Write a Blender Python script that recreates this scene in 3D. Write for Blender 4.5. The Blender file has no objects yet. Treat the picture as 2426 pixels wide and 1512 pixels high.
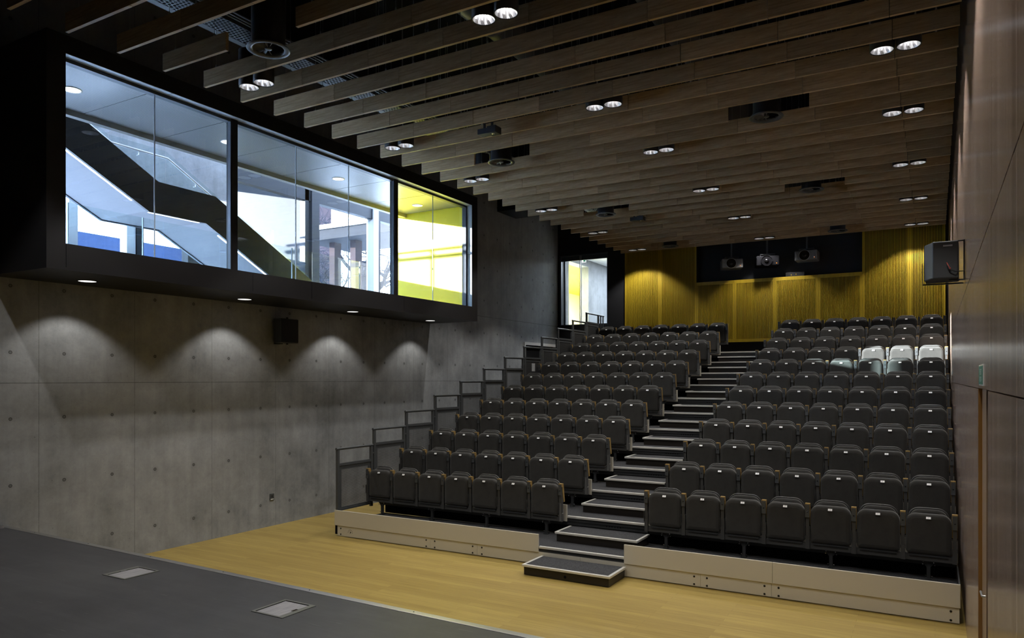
import bpy, math, random
from mathutils import Vector
random.seed(4)
C = bpy.context.scene.collection
D = bpy.data
PI = math.pi

# ------------------------------------------------------------------ mesh helper
class MB:
    def __init__(s):
        s.v = []; s.f = []; s.m = []; s.sm = []
    def add(s, vs, fs, mi=0, smooth=False):
        o = len(s.v); s.v += [tuple(p) for p in vs]
        for f in fs:
            s.f.append([i + o for i in f]); s.m.append(mi); s.sm.append(smooth)
    def box(s, x0, x1, y0, y1, z0, z1, mi=0):
        vs = [(x, y, z) for x in (x0, x1) for y in (y0, y1) for z in (z0, z1)]
        s.add(vs, [(0, 1, 3, 2), (4, 6, 7, 5), (0, 4, 5, 1), (2, 3, 7, 6), (0, 2, 6, 4), (1, 5, 7, 3)], mi)
        return s
    def tube(s, pts, r, n=10, mi=0, cap=True, closed=False):
        pts = [Vector(p) for p in pts]; N = len(pts); rings = []
        ref = None
        for i, p in enumerate(pts):
            if closed: t = pts[(i + 1) % N] - pts[i - 1]
            elif i == 0: t = pts[1] - p
            elif i == N - 1: t = p - pts[i - 1]
            else: t = (pts[i + 1] - p).normalized() + (p - pts[i - 1]).normalized()
            t.normalize()
            if ref is None:
                ref = Vector((0, 0, 1)) if abs(t.z) < .9 else Vector((1, 0, 0))
            a = t.cross(ref).normalized(); b = a.cross(t).normalized(); ref = b
            rr = r[i] if isinstance(r, (list, tuple)) else r
            rings.append([p + a * rr * math.cos(2 * PI * k / n) + b * rr * math.sin(2 * PI * k / n) for k in range(n)])
        vs = [q for g in rings for q in g]; fs = []
        for i in range(N if closed else N - 1):
            j = (i + 1) % N
            for k in range(n):
                l = (k + 1) % n
                fs.append((i * n + k, i * n + l, j * n + l, j * n + k))
        s.add(vs, fs, mi, True)
        if cap and not closed:
            s.add(rings[0], [tuple(range(n))], mi); s.add(rings[-1], [tuple(reversed(range(n)))], mi)
        return s
    def lathe(s, prof, c=(0, 0, 0), n=32, mi=0, axis='z', smooth=True):
        vs = []
        for r, h in prof:
            for k in range(n):
                a = 2 * PI * k / n; p = (r * math.cos(a), r * math.sin(a), h)
                if axis == 'y': p = (p[0], p[2], p[1])
                if axis == 'x': p = (p[2], p[0], p[1])
                vs.append((p[0] + c[0], p[1] + c[1], p[2] + c[2]))
        fs = []
        for i in range(len(prof) - 1):
            for k in range(n):
                l = (k + 1) % n
                fs.append((i * n + k, i * n + l, (i + 1) * n + l, (i + 1) * n + k))
        s.add(vs, fs, mi, smooth)
        return s
    def disc(s, c, r, n=24, mi=0, axis='z'):
        vs = []
        for k in range(n):
            a = 2 * PI * k / n; p = (r * math.cos(a), r * math.sin(a), 0)
            if axis == 'y': p = (p[0], 0, p[1])
            if axis == 'x': p = (0, p[0], p[1])
            vs.append((p[0] + c[0], p[1] + c[1], p[2] + c[2]))
        s.add(vs, [tuple(range(n))], mi); return s
    def prism(s, poly, a0, a1, axis='x', mi=0):
        n = len(poly)
        def P(q, a):
            if axis == 'x': return (a, q[0], q[1])
            if axis == 'y': return (q[0], a, q[1])
            return (q[0], q[1], a)
        vs = [P(q, a0) for q in poly] + [P(q, a1) for q in poly]
        fs = [tuple(reversed(range(n))), tuple(range(n, 2 * n))]
        for i in range(n):
            j = (i + 1) % n; fs.append((i, j, n + j, n + i))
        s.add(vs, fs, mi); return s
    def pillow(s, rings, mi=0):
        # rings: list of closed outlines with equal counts, front to back; caps both ends
        n = len(rings[0]); vs = [p for r in rings for p in r]; fs = []
        for i in range(len(rings) - 1):
            for k in range(n):
                l = (k + 1) % n
                fs.append((i * n + k, i * n + l, (i + 1) * n + l, (i + 1) * n + k))
        s.add(vs, fs, mi, True)
        s.add(rings[0], [tuple(reversed(range(n)))], mi, True); s.add(rings[-1], [tuple(range(n))], mi, True)
        return s
    def mesh(s, name, mats):
        me = D.meshes.new(name); me.from_pydata(s.v, [], s.f)
        for m in (mats if isinstance(mats, (list, tuple)) else [mats]): me.materials.append(m)
        me.polygons.foreach_set('material_index', s.m); me.polygons.foreach_set('use_smooth', s.sm)
        me.update()
        import bmesh
        b = bmesh.new(); b.from_mesh(me); bmesh.ops.recalc_face_normals(b, faces=b.faces); b.to_mesh(me); b.free()
        return me
    def obj(s, name, mats, parent=None, loc=None):
        return link(name, s.mesh(name, mats), parent, loc)

def link(name, me, parent=None, loc=None):
    o = D.objects.new(name, me); C.objects.link(o)
    if parent is not None: o.parent = parent
    if loc is not None: o.location = loc
    return o
def tag(o, label=None, cat=None, group=None, kind=None):
    if label: o['label'] = label
    if cat: o['category'] = cat
    if group: o['group'] = group
    if kind: o['kind'] = kind
    return o
def thing(name, label, cat, loc=(0, 0, 0), group=None, rz=0):
    o = D.objects.new(name, None); C.objects.link(o); o.location = loc; o.rotation_euler = (0, 0, rz)
    o.empty_display_size = .1
    return tag(o, label, cat, group)
def struct(name, mb, m): return tag(mb.obj(name, m), kind='structure')
def bevel(o, w=.004, seg=2):
    b = o.modifiers.new('b', 'BEVEL'); b.width = w; b.segments = seg; b.limit_method = 'ANGLE'; return o
def dup(o, loc=None, label=None, parent=None):
    c = o.copy(); C.objects.link(c)
    if parent is not None: c.parent = parent
    if loc is not None: c.location = loc
    if label: c['label'] = label
    for ch in kids.get(o.name, []): dup(ch, parent=c)
    return c
kids = {}
def reg(o):
    kids[o.name] = list(o.children)
    for c in o.children: reg(c)
ORD = ('zeroth first second third fourth fifth sixth seventh eighth ninth tenth eleventh twelfth thirteenth fourteenth fifteenth sixteenth '
       'seventeenth eighteenth nineteenth twentieth').split()
def ordn(i):
    if i <= 20: return ORD[i]
    if i == 30: return 'thirtieth'
    return ('twenty-' if i < 30 else 'thirty-') + ORD[i % 10]

# ------------------------------------------------------------------ materials
def new_mat(name):
    m = D.materials.new(name); m.use_nodes = True; nt = m.node_tree
    return m, nt, nt.nodes['Principled BSDF']
def N(nt, t, **kw):
    n = nt.nodes.new(t)
    for k, v in kw.items(): setattr(n, k, v)
    return n
def plain(name, col, rough=.5, metal=0., spec=.5):
    m, nt, b = new_mat(name)
    b.inputs['Base Color'].default_value = (*col, 1); b.inputs['Roughness'].default_value = rough
    b.inputs['Metallic'].default_value = metal; b.inputs['Specular IOR Level'].default_value = spec
    return m
def coords(nt, scale=(1, 1, 1), kind='Object', rot=(0, 0, 0)):
    t = N(nt, 'ShaderNodeTexCoord'); mp = N(nt, 'ShaderNodeMapping')
    mp.inputs['Scale'].default_value = scale; mp.inputs['Rotation'].default_value = rot
    nt.links.new(t.outputs[kind], mp.inputs[0]); return mp.outputs[0]
def noise(nt, vec, scale=1., detail=4., rough=.55, dist=0.):
    n = N(nt, 'ShaderNodeTexNoise'); n.inputs['Scale'].default_value = scale; n.inputs['Detail'].default_value = detail
    n.inputs['Roughness'].default_value = rough; n.inputs['Distortion'].default_value = dist
    nt.links.new(vec, n.inputs['Vector']); return n.outputs['Fac']
def ramp(nt, fac, stops):
    r = N(nt, 'ShaderNodeValToRGB'); e = r.color_ramp.elements
    while len(e) < len(stops): e.new(.5)
    for i, (p, c) in enumerate(stops): e[i].position = p; e[i].color = (*c, 1) if len(c) == 3 else c
    nt.links.new(fac, r.inputs[0]); return r.outputs[0]
def mth(nt, op, a, b=None, c=None, clamp=False):
    n = N(nt, 'ShaderNodeMath', operation=op, use_clamp=clamp)
    for i, x in enumerate((a, b, c)):
        if x is None: continue
        if hasattr(x, 'is_linked'): nt.links.new(x, n.inputs[i])
        else: n.inputs[i].default_value = x
    return n.outputs[0]
def mixc(nt, fac, a, b, blend='MIX'):
    n = N(nt, 'ShaderNodeMix', data_type='RGBA', blend_type=blend)
    for s, x in ((n.inputs['Factor'], fac), (n.inputs[6], a), (n.inputs[7], b)):
        if hasattr(x, 'is_linked'): nt.links.new(x, s)
        elif isinstance(x, (int, float)): s.default_value = x
        else: s.default_value = (*x, 1)
    return n.outputs[2]
def bump(nt, b, h, strength=.2, dist=.01):
    n = N(nt, 'ShaderNodeBump'); n.inputs['Strength'].default_value = strength; n.inputs['Distance'].default_value = dist
    nt.links.new(h, n.inputs['Height']); nt.links.new(n.outputs[0], b.inputs['Normal'])
def setc(nt, b, c): nt.links.new(c, b.inputs['Base Color'])

def wood(name, c0, c1, scale, rough=.5, spec=.35, dist=.3, contrast=(.3, .7), fine=None, rnd=0.):
    m, nt, b = new_mat(name)
    v = coords(nt, scale)
    f = noise(nt, v, 1., 6, .65, dist)
    col = ramp(nt, f, [(contrast[0], c0), (contrast[1], c1)])
    if fine:
        g = noise(nt, coords(nt, fine), 1., 3, .6)
        col = mixc(nt, mth(nt, 'MULTIPLY', mth(nt, 'GREATER_THAN', g, .62), .45), col, tuple(x * .45 for x in c0))
    if rnd:
        oi = N(nt, 'ShaderNodeObjectInfo')
        k = mth(nt, 'MULTIPLY_ADD', oi.outputs['Random'], rnd, 1 - rnd / 2)
        hv = N(nt, 'ShaderNodeHueSaturation'); nt.links.new(col, hv.inputs['Color']); nt.links.new(k, hv.inputs['Value']); col = hv.outputs[0]
    setc(nt, b, col); b.inputs['Roughness'].default_value = rough; b.inputs['Specular IOR Level'].default_value = spec
    bump(nt, b, f, .05, .003)
    return m

# concrete wall with formwork joints and tie holes (wall runs along y, object coords are room coords)
def concrete(name, base=(.30, .295, .28), joints=True, axis='y'):
    m, nt, b = new_mat(name)
    v = coords(nt)
    big = noise(nt, v, .55, 6, .6, .4); mid = noise(nt, v, 3.2, 8, .7, .2); fin = noise(nt, v, 30., 3, .6)
    streak = noise(nt, coords(nt, (1, 5.5, .35)), 1., 4, .6)
    f = mth(nt, 'ADD', mth(nt, 'MULTIPLY', big, .45), mth(nt, 'MULTIPLY', mid, .3))
    f = mth(nt, 'ADD', f, mth(nt, 'MULTIPLY', streak, .18)); f = mth(nt, 'ADD', f, mth(nt, 'MULTIPLY', fin, .07))
    d = tuple(x * .52 for x in base); l = tuple(x * 1.3 for x in base)
    col = ramp(nt, f, [(.36, d), (.64, l)])
    pit = noise(nt, coords(nt, (38, 38, 38)), 1., 2, .5)
    col = mixc(nt, mth(nt, 'MULTIPLY', mth(nt, 'GREATER_THAN', pit, .74), .5), col, tuple(x * .35 for x in base))
    if joints:
        sx = N(nt, 'ShaderNodeSeparateXYZ'); nt.links.new(v, sx.inputs[0])
        Y, Z = sx.outputs[1], sx.outputs[2]
        wob = mth(nt, 'MULTIPLY', mth(nt, 'SUBTRACT', mid, .5), .02)
        def line(co, off, pitch, w):
            a = mth(nt, 'DIVIDE', mth(nt, 'SUBTRACT', co, off), pitch)
            a = mth(nt, 'ABSOLUTE', mth(nt, 'SUBTRACT', a, mth(nt, 'ROUND', a)))
            a = mth(nt, 'MULTIPLY', a, pitch)
            return mth(nt, 'LESS_THAN', a, mth(nt, 'ADD', wob, w) if False else w)
        vj = line(Y, 4.90, 1.243, .0026)
        hj = mth(nt, 'MAXIMUM', mth(nt, 'LESS_THAN', mth(nt, 'ABSOLUTE', mth(nt, 'SUBTRACT', Z, 2.386)), .004),
                 mth(nt, 'LESS_THAN', mth(nt, 'ABSOLUTE', mth(nt, 'SUBTRACT', Z, 3.95)), .006))
        brk = mth(nt, 'GREATER_THAN', mid, .44)
        j = mth(nt, 'MULTIPLY', mth(nt, 'MAXIMUM', vj, hj), mth(nt, 'MULTIPLY_ADD', brk, .4, .28))
        # pour lifts: slightly different tone above the joint
        lift = mth(nt, 'GREATER_THAN', Z, 3.95)
        col = mixc(nt, mth(nt, 'MULTIPLY', lift, .35), col, mixc(nt, .5, col, tuple(x * .8 for x in base)))
        col = mixc(nt, j, col, (.05, .048, .042))
        def cell(co, off, pitch):
            a = mth(nt, 'DIVIDE', mth(nt, 'SUBTRACT', co, off), pitch)
            a = mth(nt, 'SUBTRACT', a, mth(nt, 'ROUND', a)); return mth(nt, 'MULTIPLY', a, pitch)
        cy, cz = cell(Y, 4.58, .622), cell(Z, .37, .794)
        r = mth(nt, 'SQRT', mth(nt, 'ADD', mth(nt, 'MULTIPLY', cy, cy), mth(nt, 'MULTIPLY', cz, cz)))
        r = mth(nt, 'ADD', r, mth(nt, 'MULTIPLY', mth(nt, 'SUBTRACT', mid, .5), .012))
        halo = mth(nt, 'MULTIPLY', mth(nt, 'SUBTRACT', 1., mth(nt, 'DIVIDE', r, .06), clamp=True), .3)
        col = mixc(nt, halo, col, tuple(x * .45 for x in base))
        hole = mth(nt, 'LESS_THAN', r, .022); ring = mth(nt, 'MULTIPLY', mth(nt, 'LESS_THAN', r, .014), 1.)
        col = mixc(nt, mth(nt, 'MULTIPLY', hole, .85), col, (.045, .043, .04))
        col = mixc(nt, mth(nt, 'MULTIPLY', ring, .55), col, tuple(x * .7 for x in base))
        h = mth(nt, 'SUBTRACT', mth(nt, 'MULTIPLY', mid, .15), mth(nt, 'ADD', hole, j))
        bump(nt, b, h, .35, .008)
    else:
        bump(nt, b, mid, .1, .005)
    setc(nt, b, col); b.inputs['Roughness'].default_value = .75; b.inputs['Specular IOR Level'].default_value = .25
    return m

M = {}
M['concrete'] = concrete('concrete', (.305, .318, .335))
M['concrete_plain'] = concrete('concrete plain', (.21, .215, .225), False)
M['black'] = plain('black paint', (.012, .0125, .015), .65, 0, .3)
M['black_panel'] = plain('black panel', (.013, .013, .0155), .5, 0, .3)
M['void'] = plain('void black', (.006, .006, .0075), .9, 0, .05)
M['baffle'] = wood('baffle bamboo', (.30, .205, .10), (.51, .38, .225), (2.2, 26, 34), .55, .3, contrast=(.3, .68), fine=(9, 60, 120), rnd=.35)
M['slat'] = wood('slat bamboo', (.31, .205, .009), (.42, .29, .016), (26, 26, 1.4), .5, .35, contrast=(.3, .7))
M['veneer'] = wood('veneer', (.14, .092, .07), (.40, .30, .245), (13, 10, .06), .22, .85, dist=0., contrast=(.36, .64), rnd=0)
M['veneer_warm'] = wood('veneer warm', (.25, .125, .03), (.33, .175, .05), (9, 20, .3), .4, .4)
M['steel_dark'] = plain('dark powder steel', (.035, .037, .040), .5, .2, .4)
M['steel_mid'] = plain('mid grey powder steel', (.06, .06, .06), .5, .15, .4)
M['rail_grey'] = plain('rail grey', (.075, .08, .085), .45, .2, .4)
M['alu'] = plain('aluminium', (.66, .65, .62), .36, .35)
M['alu_dull'] = plain('dull aluminium', (.42, .42, .42), .42, 1.)
M['chrome'] = plain('chrome', (.85, .85, .86), .08, 1.)
M['beige'] = plain('beige laminate', (.56, .525, .44), .45, 0, .4)
M['white'] = plain('white paint', (.8, .8, .8), .4)
M['white_plate'] = plain('white plate', (.95, .95, .96), .3)
M['black_ink'] = plain('black ink', (.02, .02, .02), .6)
M['yellow'] = plain('yellow paint', (.86, .74, .012), .45)
M['bolt'] = plain('bolt', (.02, .02, .02), .35, .6)
M['slate'] = wood('slate', (.005, .009, .022), (.010, .017, .04), (2, 2, 22), .9, .03)
M['brick_dark'] = plain('brick', (.022, .013, .015), .85, 0, .1)
M['bark'] = plain('bark', (.006, .0075, .012), .95, 0, .05)
M['render'] = concrete('pale render', (.016, .019, .023), False)
M['lining'] = plain('metal lining', (.42, .47, .52), .4, .1, .5)
M['frame_grey'] = plain('window frame grey', (.05, .06, .075), .45, .2, .4)
M['ground'] = plain('paving', (.66, .66, .66), .8)
M['green'] = plain('sign green', (.012, .16, .10), .4)
M['red'] = plain('red cable', (.5, .04, .02), .5)
M['cloth_speaker'] = plain('speaker black', (.045, .05, .056), .6, 0, .45)
M['proj_grey'] = plain('projector grey', (.20, .20, .20), .4, .3)
M['lens'] = plain('lens glass', (.005, .005, .006), .08, 0, .6)
M['orange_led'] = plain('led', (.9, .25, .02), .4)
M['orange_led'].node_tree.nodes['Principled BSDF'].inputs['Emission Color'].default_value = (1, .25, .02, 1)
M['orange_led'].node_tree.nodes['Principled BSDF'].inputs['Emission Strength'].default_value = .6

def emit(name, col, s):
    m, nt, b = new_mat(name)
    b.inputs['Base Color'].default_value = (0.8, .8, .8, 1)
    b.inputs['Emission Color'].default_value = (*col, 1); b.inputs['Emission Strength'].default_value = s
    return m
M['lamp'] = emit('lamp glow', (1, .98, .97), 62)
M['lamp_foyer'] = emit('foyer lamp glow', (1, .97, .92), 6)
M['led'] = emit('led strip', (1, .97, .95), 7)

# fabric
m, nt, b = new_mat('seat fabric'); v = coords(nt)
f = noise(nt, v, 9., 3, .6); g = noise(nt, v, 420., 2, .5)
setc(nt, b, ramp(nt, mth(nt, 'ADD', mth(nt, 'MULTIPLY', f, .5), mth(nt, 'MULTIPLY', g, .5)), [(.35, (.026, .025, .0235)), (.65, (.041, .0395, .037))]))
b.inputs['Roughness'].default_value = .85; b.inputs['Specular IOR Level'].default_value = .2
b.inputs['Sheen Weight'].default_value = .25; b.inputs['Sheen Roughness'].default_value = .5
bump(nt, b, g, .15, .002); M['fabric'] = m
# carpet
m, nt, b = new_mat('carpet'); v = coords(nt)
g = noise(nt, v, 210., 3, .7); k = noise(nt, v, 60., 2, .6)
setc(nt, b, ramp(nt, mth(nt, 'ADD', mth(nt, 'MULTIPLY', g, .7), mth(nt, 'MULTIPLY', k, .3)), [(.38, (.016, .017, .02)), (.62, (.085, .085, .09))]))
b.inputs['Roughness'].default_value = .95; b.inputs['Specular IOR Level'].default_value = .1
bump(nt, b, g, .5, .004); M['carpet'] = m
# bamboo floor
m, nt, b = new_mat('bamboo floor'); v = coords(nt)
br = N(nt, 'ShaderNodeTexBrick'); nt.links.new(v, br.inputs['Vector'])
br.offset = .37; br.inputs['Scale'].default_value = 1.; br.inputs['Brick Width'].default_value = 1.85; br.inputs['Row Height'].default_value = .092
br.inputs['Mortar Size'].default_value = .0012; br.inputs['Mortar Smooth'].default_value = .3; br.inputs['Bias'].default_value = 0.
br.inputs['Color1'].default_value = (.33, .232, .062, 1); br.inputs['Color2'].default_value = (.415, .305, .086, 1); br.inputs['Mortar'].default_value = (.19, .12, .035, 1)
gr = noise(nt, coords(nt, (1.6, 55, 1)), 1., 5, .6)
kn = noise(nt, coords(nt, (14, 130, 1)), 1., 2, .5)
col = mixc(nt, .9, br.outputs['Color'], ramp(nt, gr, [(.3, (.72, .70, .66)), (.7, (1.12, 1.12, 1.12))]), 'MULTIPLY')
col = mixc(nt, mth(nt, 'MULTIPLY', mth(nt, 'GREATER_THAN', kn, .69), .3), col, (.14, .085, .025))
setc(nt, b, col); b.inputs['Roughness'].default_value = .42; b.inputs['Specular IOR Level'].default_value = .4
M['bamboo'] = m
# stage vinyl
m, nt, b = new_mat('stage vinyl')
a = noise(nt, coords(nt, (.7, 7, 1), rot=(0, 0, .45)), 1., 6, .7, .8); c = noise(nt, coords(nt), 2.4, 6, .65); sc = noise(nt, coords(nt, (2.2, 34, 1), rot=(0, 0, .9)), 1., 3, .6)
f = mth(nt, 'ADD', mth(nt, 'MULTIPLY', a, .5), mth(nt, 'MULTIPLY', c, .5))
col = ramp(nt, f, [(.36, (.036, .036, .040)), (.66, (.062, .062, .067))])
col = mixc(nt, mth(nt, 'MULTIPLY', mth(nt, 'GREATER_THAN', sc, .70), .35), col, (.15, .15, .15))
setc(nt, b, col); b.inputs['Roughness'].default_value = .5; b.inputs['Specular IOR Level'].default_value = .35
M['stage'] = m
# thin clear glass
def glass(name, tint=(.93, .97, .98), refl=1.):
    m = D.materials.new(name); m.use_nodes = True; nt = m.node_tree; nt.nodes.clear()
    o = N(nt, 'ShaderNodeOutputMaterial'); t = N(nt, 'ShaderNodeBsdfTransparent'); g = N(nt, 'ShaderNodeBsdfGlossy'); mx = N(nt, 'ShaderNodeMixShader')
    t.inputs[0].default_value = (*tint, 1); g.inputs['Roughness'].default_value = 0.; g.inputs['Color'].default_value = (1, 1, 1, 1)
    ge = N(nt, 'ShaderNodeNewGeometry'); dt = N(nt, 'ShaderNodeVectorMath', operation='DOT_PRODUCT')
    nt.links.new(ge.outputs['Incoming'], dt.inputs[0]); nt.links.new(ge.outputs['Normal'], dt.inputs[1])
    k = mth(nt, 'SUBTRACT', 1., mth(nt, 'ABSOLUTE', dt.outputs['Value']), clamp=True)
    k = mth(nt, 'MULTIPLY', mth(nt, 'MULTIPLY_ADD', mth(nt, 'POWER', k, 5.), .94, .06), refl)
    nt.links.new(k, mx.inputs[0]); nt.links.new(t.outputs[0], mx.inputs[1]); nt.links.new(g.outputs[0], mx.inputs[2]); nt.links.new(mx.outputs[0], o.inputs[0])
    return m
M['glass'] = glass('clear glass'); M['glass_green'] = glass('balustrade glass', (.82, .91, .91))
# perforated sheet (holes are real transparency)
def perforated(name, col, pitch, hole, ua=1, va=2):
    m, nt, b = new_mat(name); out = nt.nodes['Material Output']
    v = coords(nt); sx = N(nt, 'ShaderNodeSeparateXYZ'); nt.links.new(v, sx.inputs[0])
    U, V = sx.outputs[ua], sx.outputs[va]
    row = mth(nt, 'ROUND', mth(nt, 'DIVIDE', V, pitch * .866))
    off = mth(nt, 'MULTIPLY', mth(nt, 'MODULO', mth(nt, 'ABSOLUTE', row), 2.), .5)
    u = mth(nt, 'SUBTRACT', mth(nt, 'DIVIDE', U, pitch), off); u = mth(nt, 'MULTIPLY', mth(nt, 'SUBTRACT', u, mth(nt, 'ROUND', u)), pitch)
    w = mth(nt, 'SUBTRACT', V, mth(nt, 'MULTIPLY', row, pitch * .866))
    r = mth(nt, 'SQRT', mth(nt, 'ADD', mth(nt, 'MULTIPLY', u, u), mth(nt, 'MULTIPLY', w, w)))
    h = mth(nt, 'LESS_THAN', r, hole)
    b.inputs['Base Color'].default_value = (*col, 1); b.inputs['Roughness'].default_value = .5
    t = N(nt, 'ShaderNodeBsdfTransparent'); mx = N(nt, 'ShaderNodeMixShader')
    nt.links.new(h, mx.inputs[0]); nt.links.new(b.outputs[0], mx.inputs[1]); nt.links.new(t.outputs[0], mx.inputs[2]); nt.links.new(mx.outputs[0], out.inputs[0])
    return m
M['perf'] = perforated('perforated sheet', (.055, .055, .055), .016, .0056)
M['tray'] = perforated('perforated tray', (.03, .03, .033), .05, .016, 0, 1)
# foyer perforated ceiling (tiny dark dots)
m, nt, b = new_mat('foyer ceiling'); v = coords(nt); sx = N(nt, 'ShaderNodeSeparateXYZ'); nt.links.new(v, sx.inputs[0])
def fr_(co, p): 
    a = mth(nt, 'DIVIDE', co, p); return mth(nt, 'SUBTRACT', a, mth(nt, 'ROUND', a))
a, c = fr_(sx.outputs[0], .02), fr_(sx.outputs[1], .02)
h = mth(nt, 'LESS_THAN', mth(nt, 'ADD', mth(nt, 'MULTIPLY', a, a), mth(nt, 'MULTIPLY', c, c)), .075)
setc(nt, b, mixc(nt, h, (.20, .205, .21), (.055, .055, .055))); b.inputs['Roughness'].default_value = .35; M['foyer_ceiling'] = m
# lamp reflector
m, nt, b = new_mat('faceted reflector'); b.inputs['Base Color'].default_value = (.88, .88, .9, 1); b.inputs['Metallic'].default_value = 1.; b.inputs['Roughness'].default_value = .32
M['reflector'] = m

# ------------------------------------------------------------------ room constants (metres; camera stands over the origin)
XL, XR, YB = -9.516, .261, 19.187
CEIL = 7.7

# ------------------------------------------------------------------ shell
mb = MB(); mb.box(-9.9, XR + .02, -3, YB + .1, -.2, 0); struct('floor', mb, M['bamboo'])
mb = MB(); mb.box(-9.9, .7, -3.2, 19.6, CEIL, CEIL + .2); struct('ceiling', mb, M['void'])
mb = MB()
T = .3
y0, y1, z0, z1 = 4.45, 12.76, 3.80, 6.15     # opening behind the bay
d0, d1, dz0, dz1 = 17.21, 19.12, .9, 3.345   # doorway
mb.box(XL - T, XL, -3, y0, 0, CEIL); mb.box(XL - T, XL, y0, y1, 0, z0); mb.box(XL - T, XL, y0, y1, z1, CEIL)
mb.box(XL - T, XL, y1, d0, 0, CEIL); mb.box(XL - T, XL, d0, d1, 0, dz0); mb.box(XL - T, XL, d0, d1, dz1, CEIL); mb.box(XL - T, XL, d1, YB, 0, CEIL)
struct('wall_left', mb, M['concrete'])
mb = MB(); mb.box(-9.9, .6, -3.2, -3, 0, CEIL); struct('wall_front', mb, M['black'])
# right wall: timber veneer panels, doorway recess at y 4.99..6.05
mb = MB()
ry0, ry1, rz = 4.985, 6.05, 2.372
gap = .004
def rpan(ya, yb, za, zb): mb.box(XR, XR + .03, ya + gap, yb - gap, za + gap, zb - gap)
def seam(y): return 3.214 + .0246 * (y - 3.0)
for ya, yb in ((-3, 0), (0, 2.42), (2.42, ry0)): rpan(ya, yb, 0, 2.372)
for ya, yb in ((ry1, 8.47), (8.47, 10.9), (10.9, 13.3), (13.3, 15.75), (15.75, 18.15), (18.15, YB)): rpan(ya, yb, 0, 2.372)
edges = [-3, 0, 2.42, 4.837, 7.25, 9.68, 12.1, 14.5, 16.9, YB]
for ya, yb in zip(edges[:-1], edges[1:]):
    mb.box(XR, XR + .03, ya + gap, yb - gap, 2.372 + .003, 3.30)
    mb.box(XR, XR + .03, ya + gap, yb - gap, 3.312, CEIL)
mb2 = MB(); mb2.box(XR + .03, .7, -3, ry0, 0, CEIL); mb2.box(XR + .03, .7, ry1, YB + .3, 0, CEIL); mb2.box(XR + .03, .7, ry0, ry1, rz, CEIL)
o = struct('wall_right', mb, M['veneer'])
mb2.obj('backing', M['void'], o)
# door in its reveal
mb = MB(); mb.box(XR + .024, XR + .064, 5.585, ry1 - .006, 0.006, rz - .004); dr = struct('door_2', mb, wood('door veneer', (.20, .135, .085), (.30, .215, .15), (12, 10, .1), .4, .4))
mb = MB(); mb.box(XR + .001, XR + .1, ry1 - .005, ry1 + .0005, 0, rz); mb.box(XR + .03, XR + .1, ry0 - .0005, ry0 + .02, 0, rz); mb.obj('door_frame', M['veneer_warm'], dr)
mb = MB(); mb.box(.62, .7, ry0 - .05, ry1 + .05, -.05, rz + .05); mb.box(XR + .03, .66, ry0 - .05, ry1 + .05, -.03, .001); mb.obj('dark_room', M['void'], dr)
mb = MB(); mb.tube([(XR + .024, 5.68, 1.02), (XR + .004, 5.68, 1.02), (XR + .004, 5.80, 1.02)], .008); mb.obj('door_handle', M['alu_dull'], dr)

# back wall: black blockwork with the window, panels in front
mb = MB()
wx0, wx1, wz0, wz1 = -9.455, -7.953, 3.966, 6.0
mb.box(-9.9, wx0, YB, YB + .3, 0, CEIL); mb.box(wx0, wx1, YB, YB + .3, 0, wz0); mb.box(wx0, wx1, YB, YB + .3, wz1, CEIL); mb.box(wx1, -5.434, YB, YB + .3, 0, CEIL)
mb.box(-5.434, -1.488, YB, YB + .3, 0, 4.962); mb.box(-5.434, -1.488, YB + .2, YB + .3, 4.962, CEIL); mb.box(-1.488, .6, YB, YB + .3, 0, CEIL)
mb.box(-5.434, -1.488, YB, YB + .2, 6.6, CEIL)
struct('wall_back', mb, M['black'])
# rear window: dark frame, one pane pair
w2 = tag(thing('window_2', None, None), kind='structure')
mb = MB()
mb.box(wx0, wx0 + .05, YB - .01, YB + .09, wz0, wz1); mb.box(wx1 - .03, wx1, YB + .01, YB + .09, wz0, wz1); mb.box(wx0, wx1, YB - .005, YB + .09, wz1 - .03, wz1); mb.box(wx0, wx1, YB + .0, YB + .09, wz0, wz0 + .03)
mb.box(wx0 + .05, wx1 - .03, YB + .05, YB + .1, wz1 - .16, wz1 - .03); mb.box(wx0 + .10, wx0 + .15, YB + .06, YB + .12, wz0, wz1 - .1)
mb.obj('window_frame', M['frame_grey'], w2)
mb = MB(); mb.box(-8.84, -8.825, YB + .045, YB + .07, wz0 + .02, wz1 - .03); mb.box(-8.80, -8.785, YB + .045, YB + .07, wz0 + .02, wz1 - .03); mb.obj('mullion', M['alu_dull'], w2)
mb = MB(); mb.box(wx0 + .04, -8.84, YB + .052, YB + .06, wz0 + .02, wz1 - .02); mb.obj('pane', M['glass'], w2)
mb = MB(); mb.box(-8.785, wx1 - .02, YB + .052, YB + .06, wz0 + .02, wz1 - .02); mb.obj('pane', M['glass'], w2)

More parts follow.
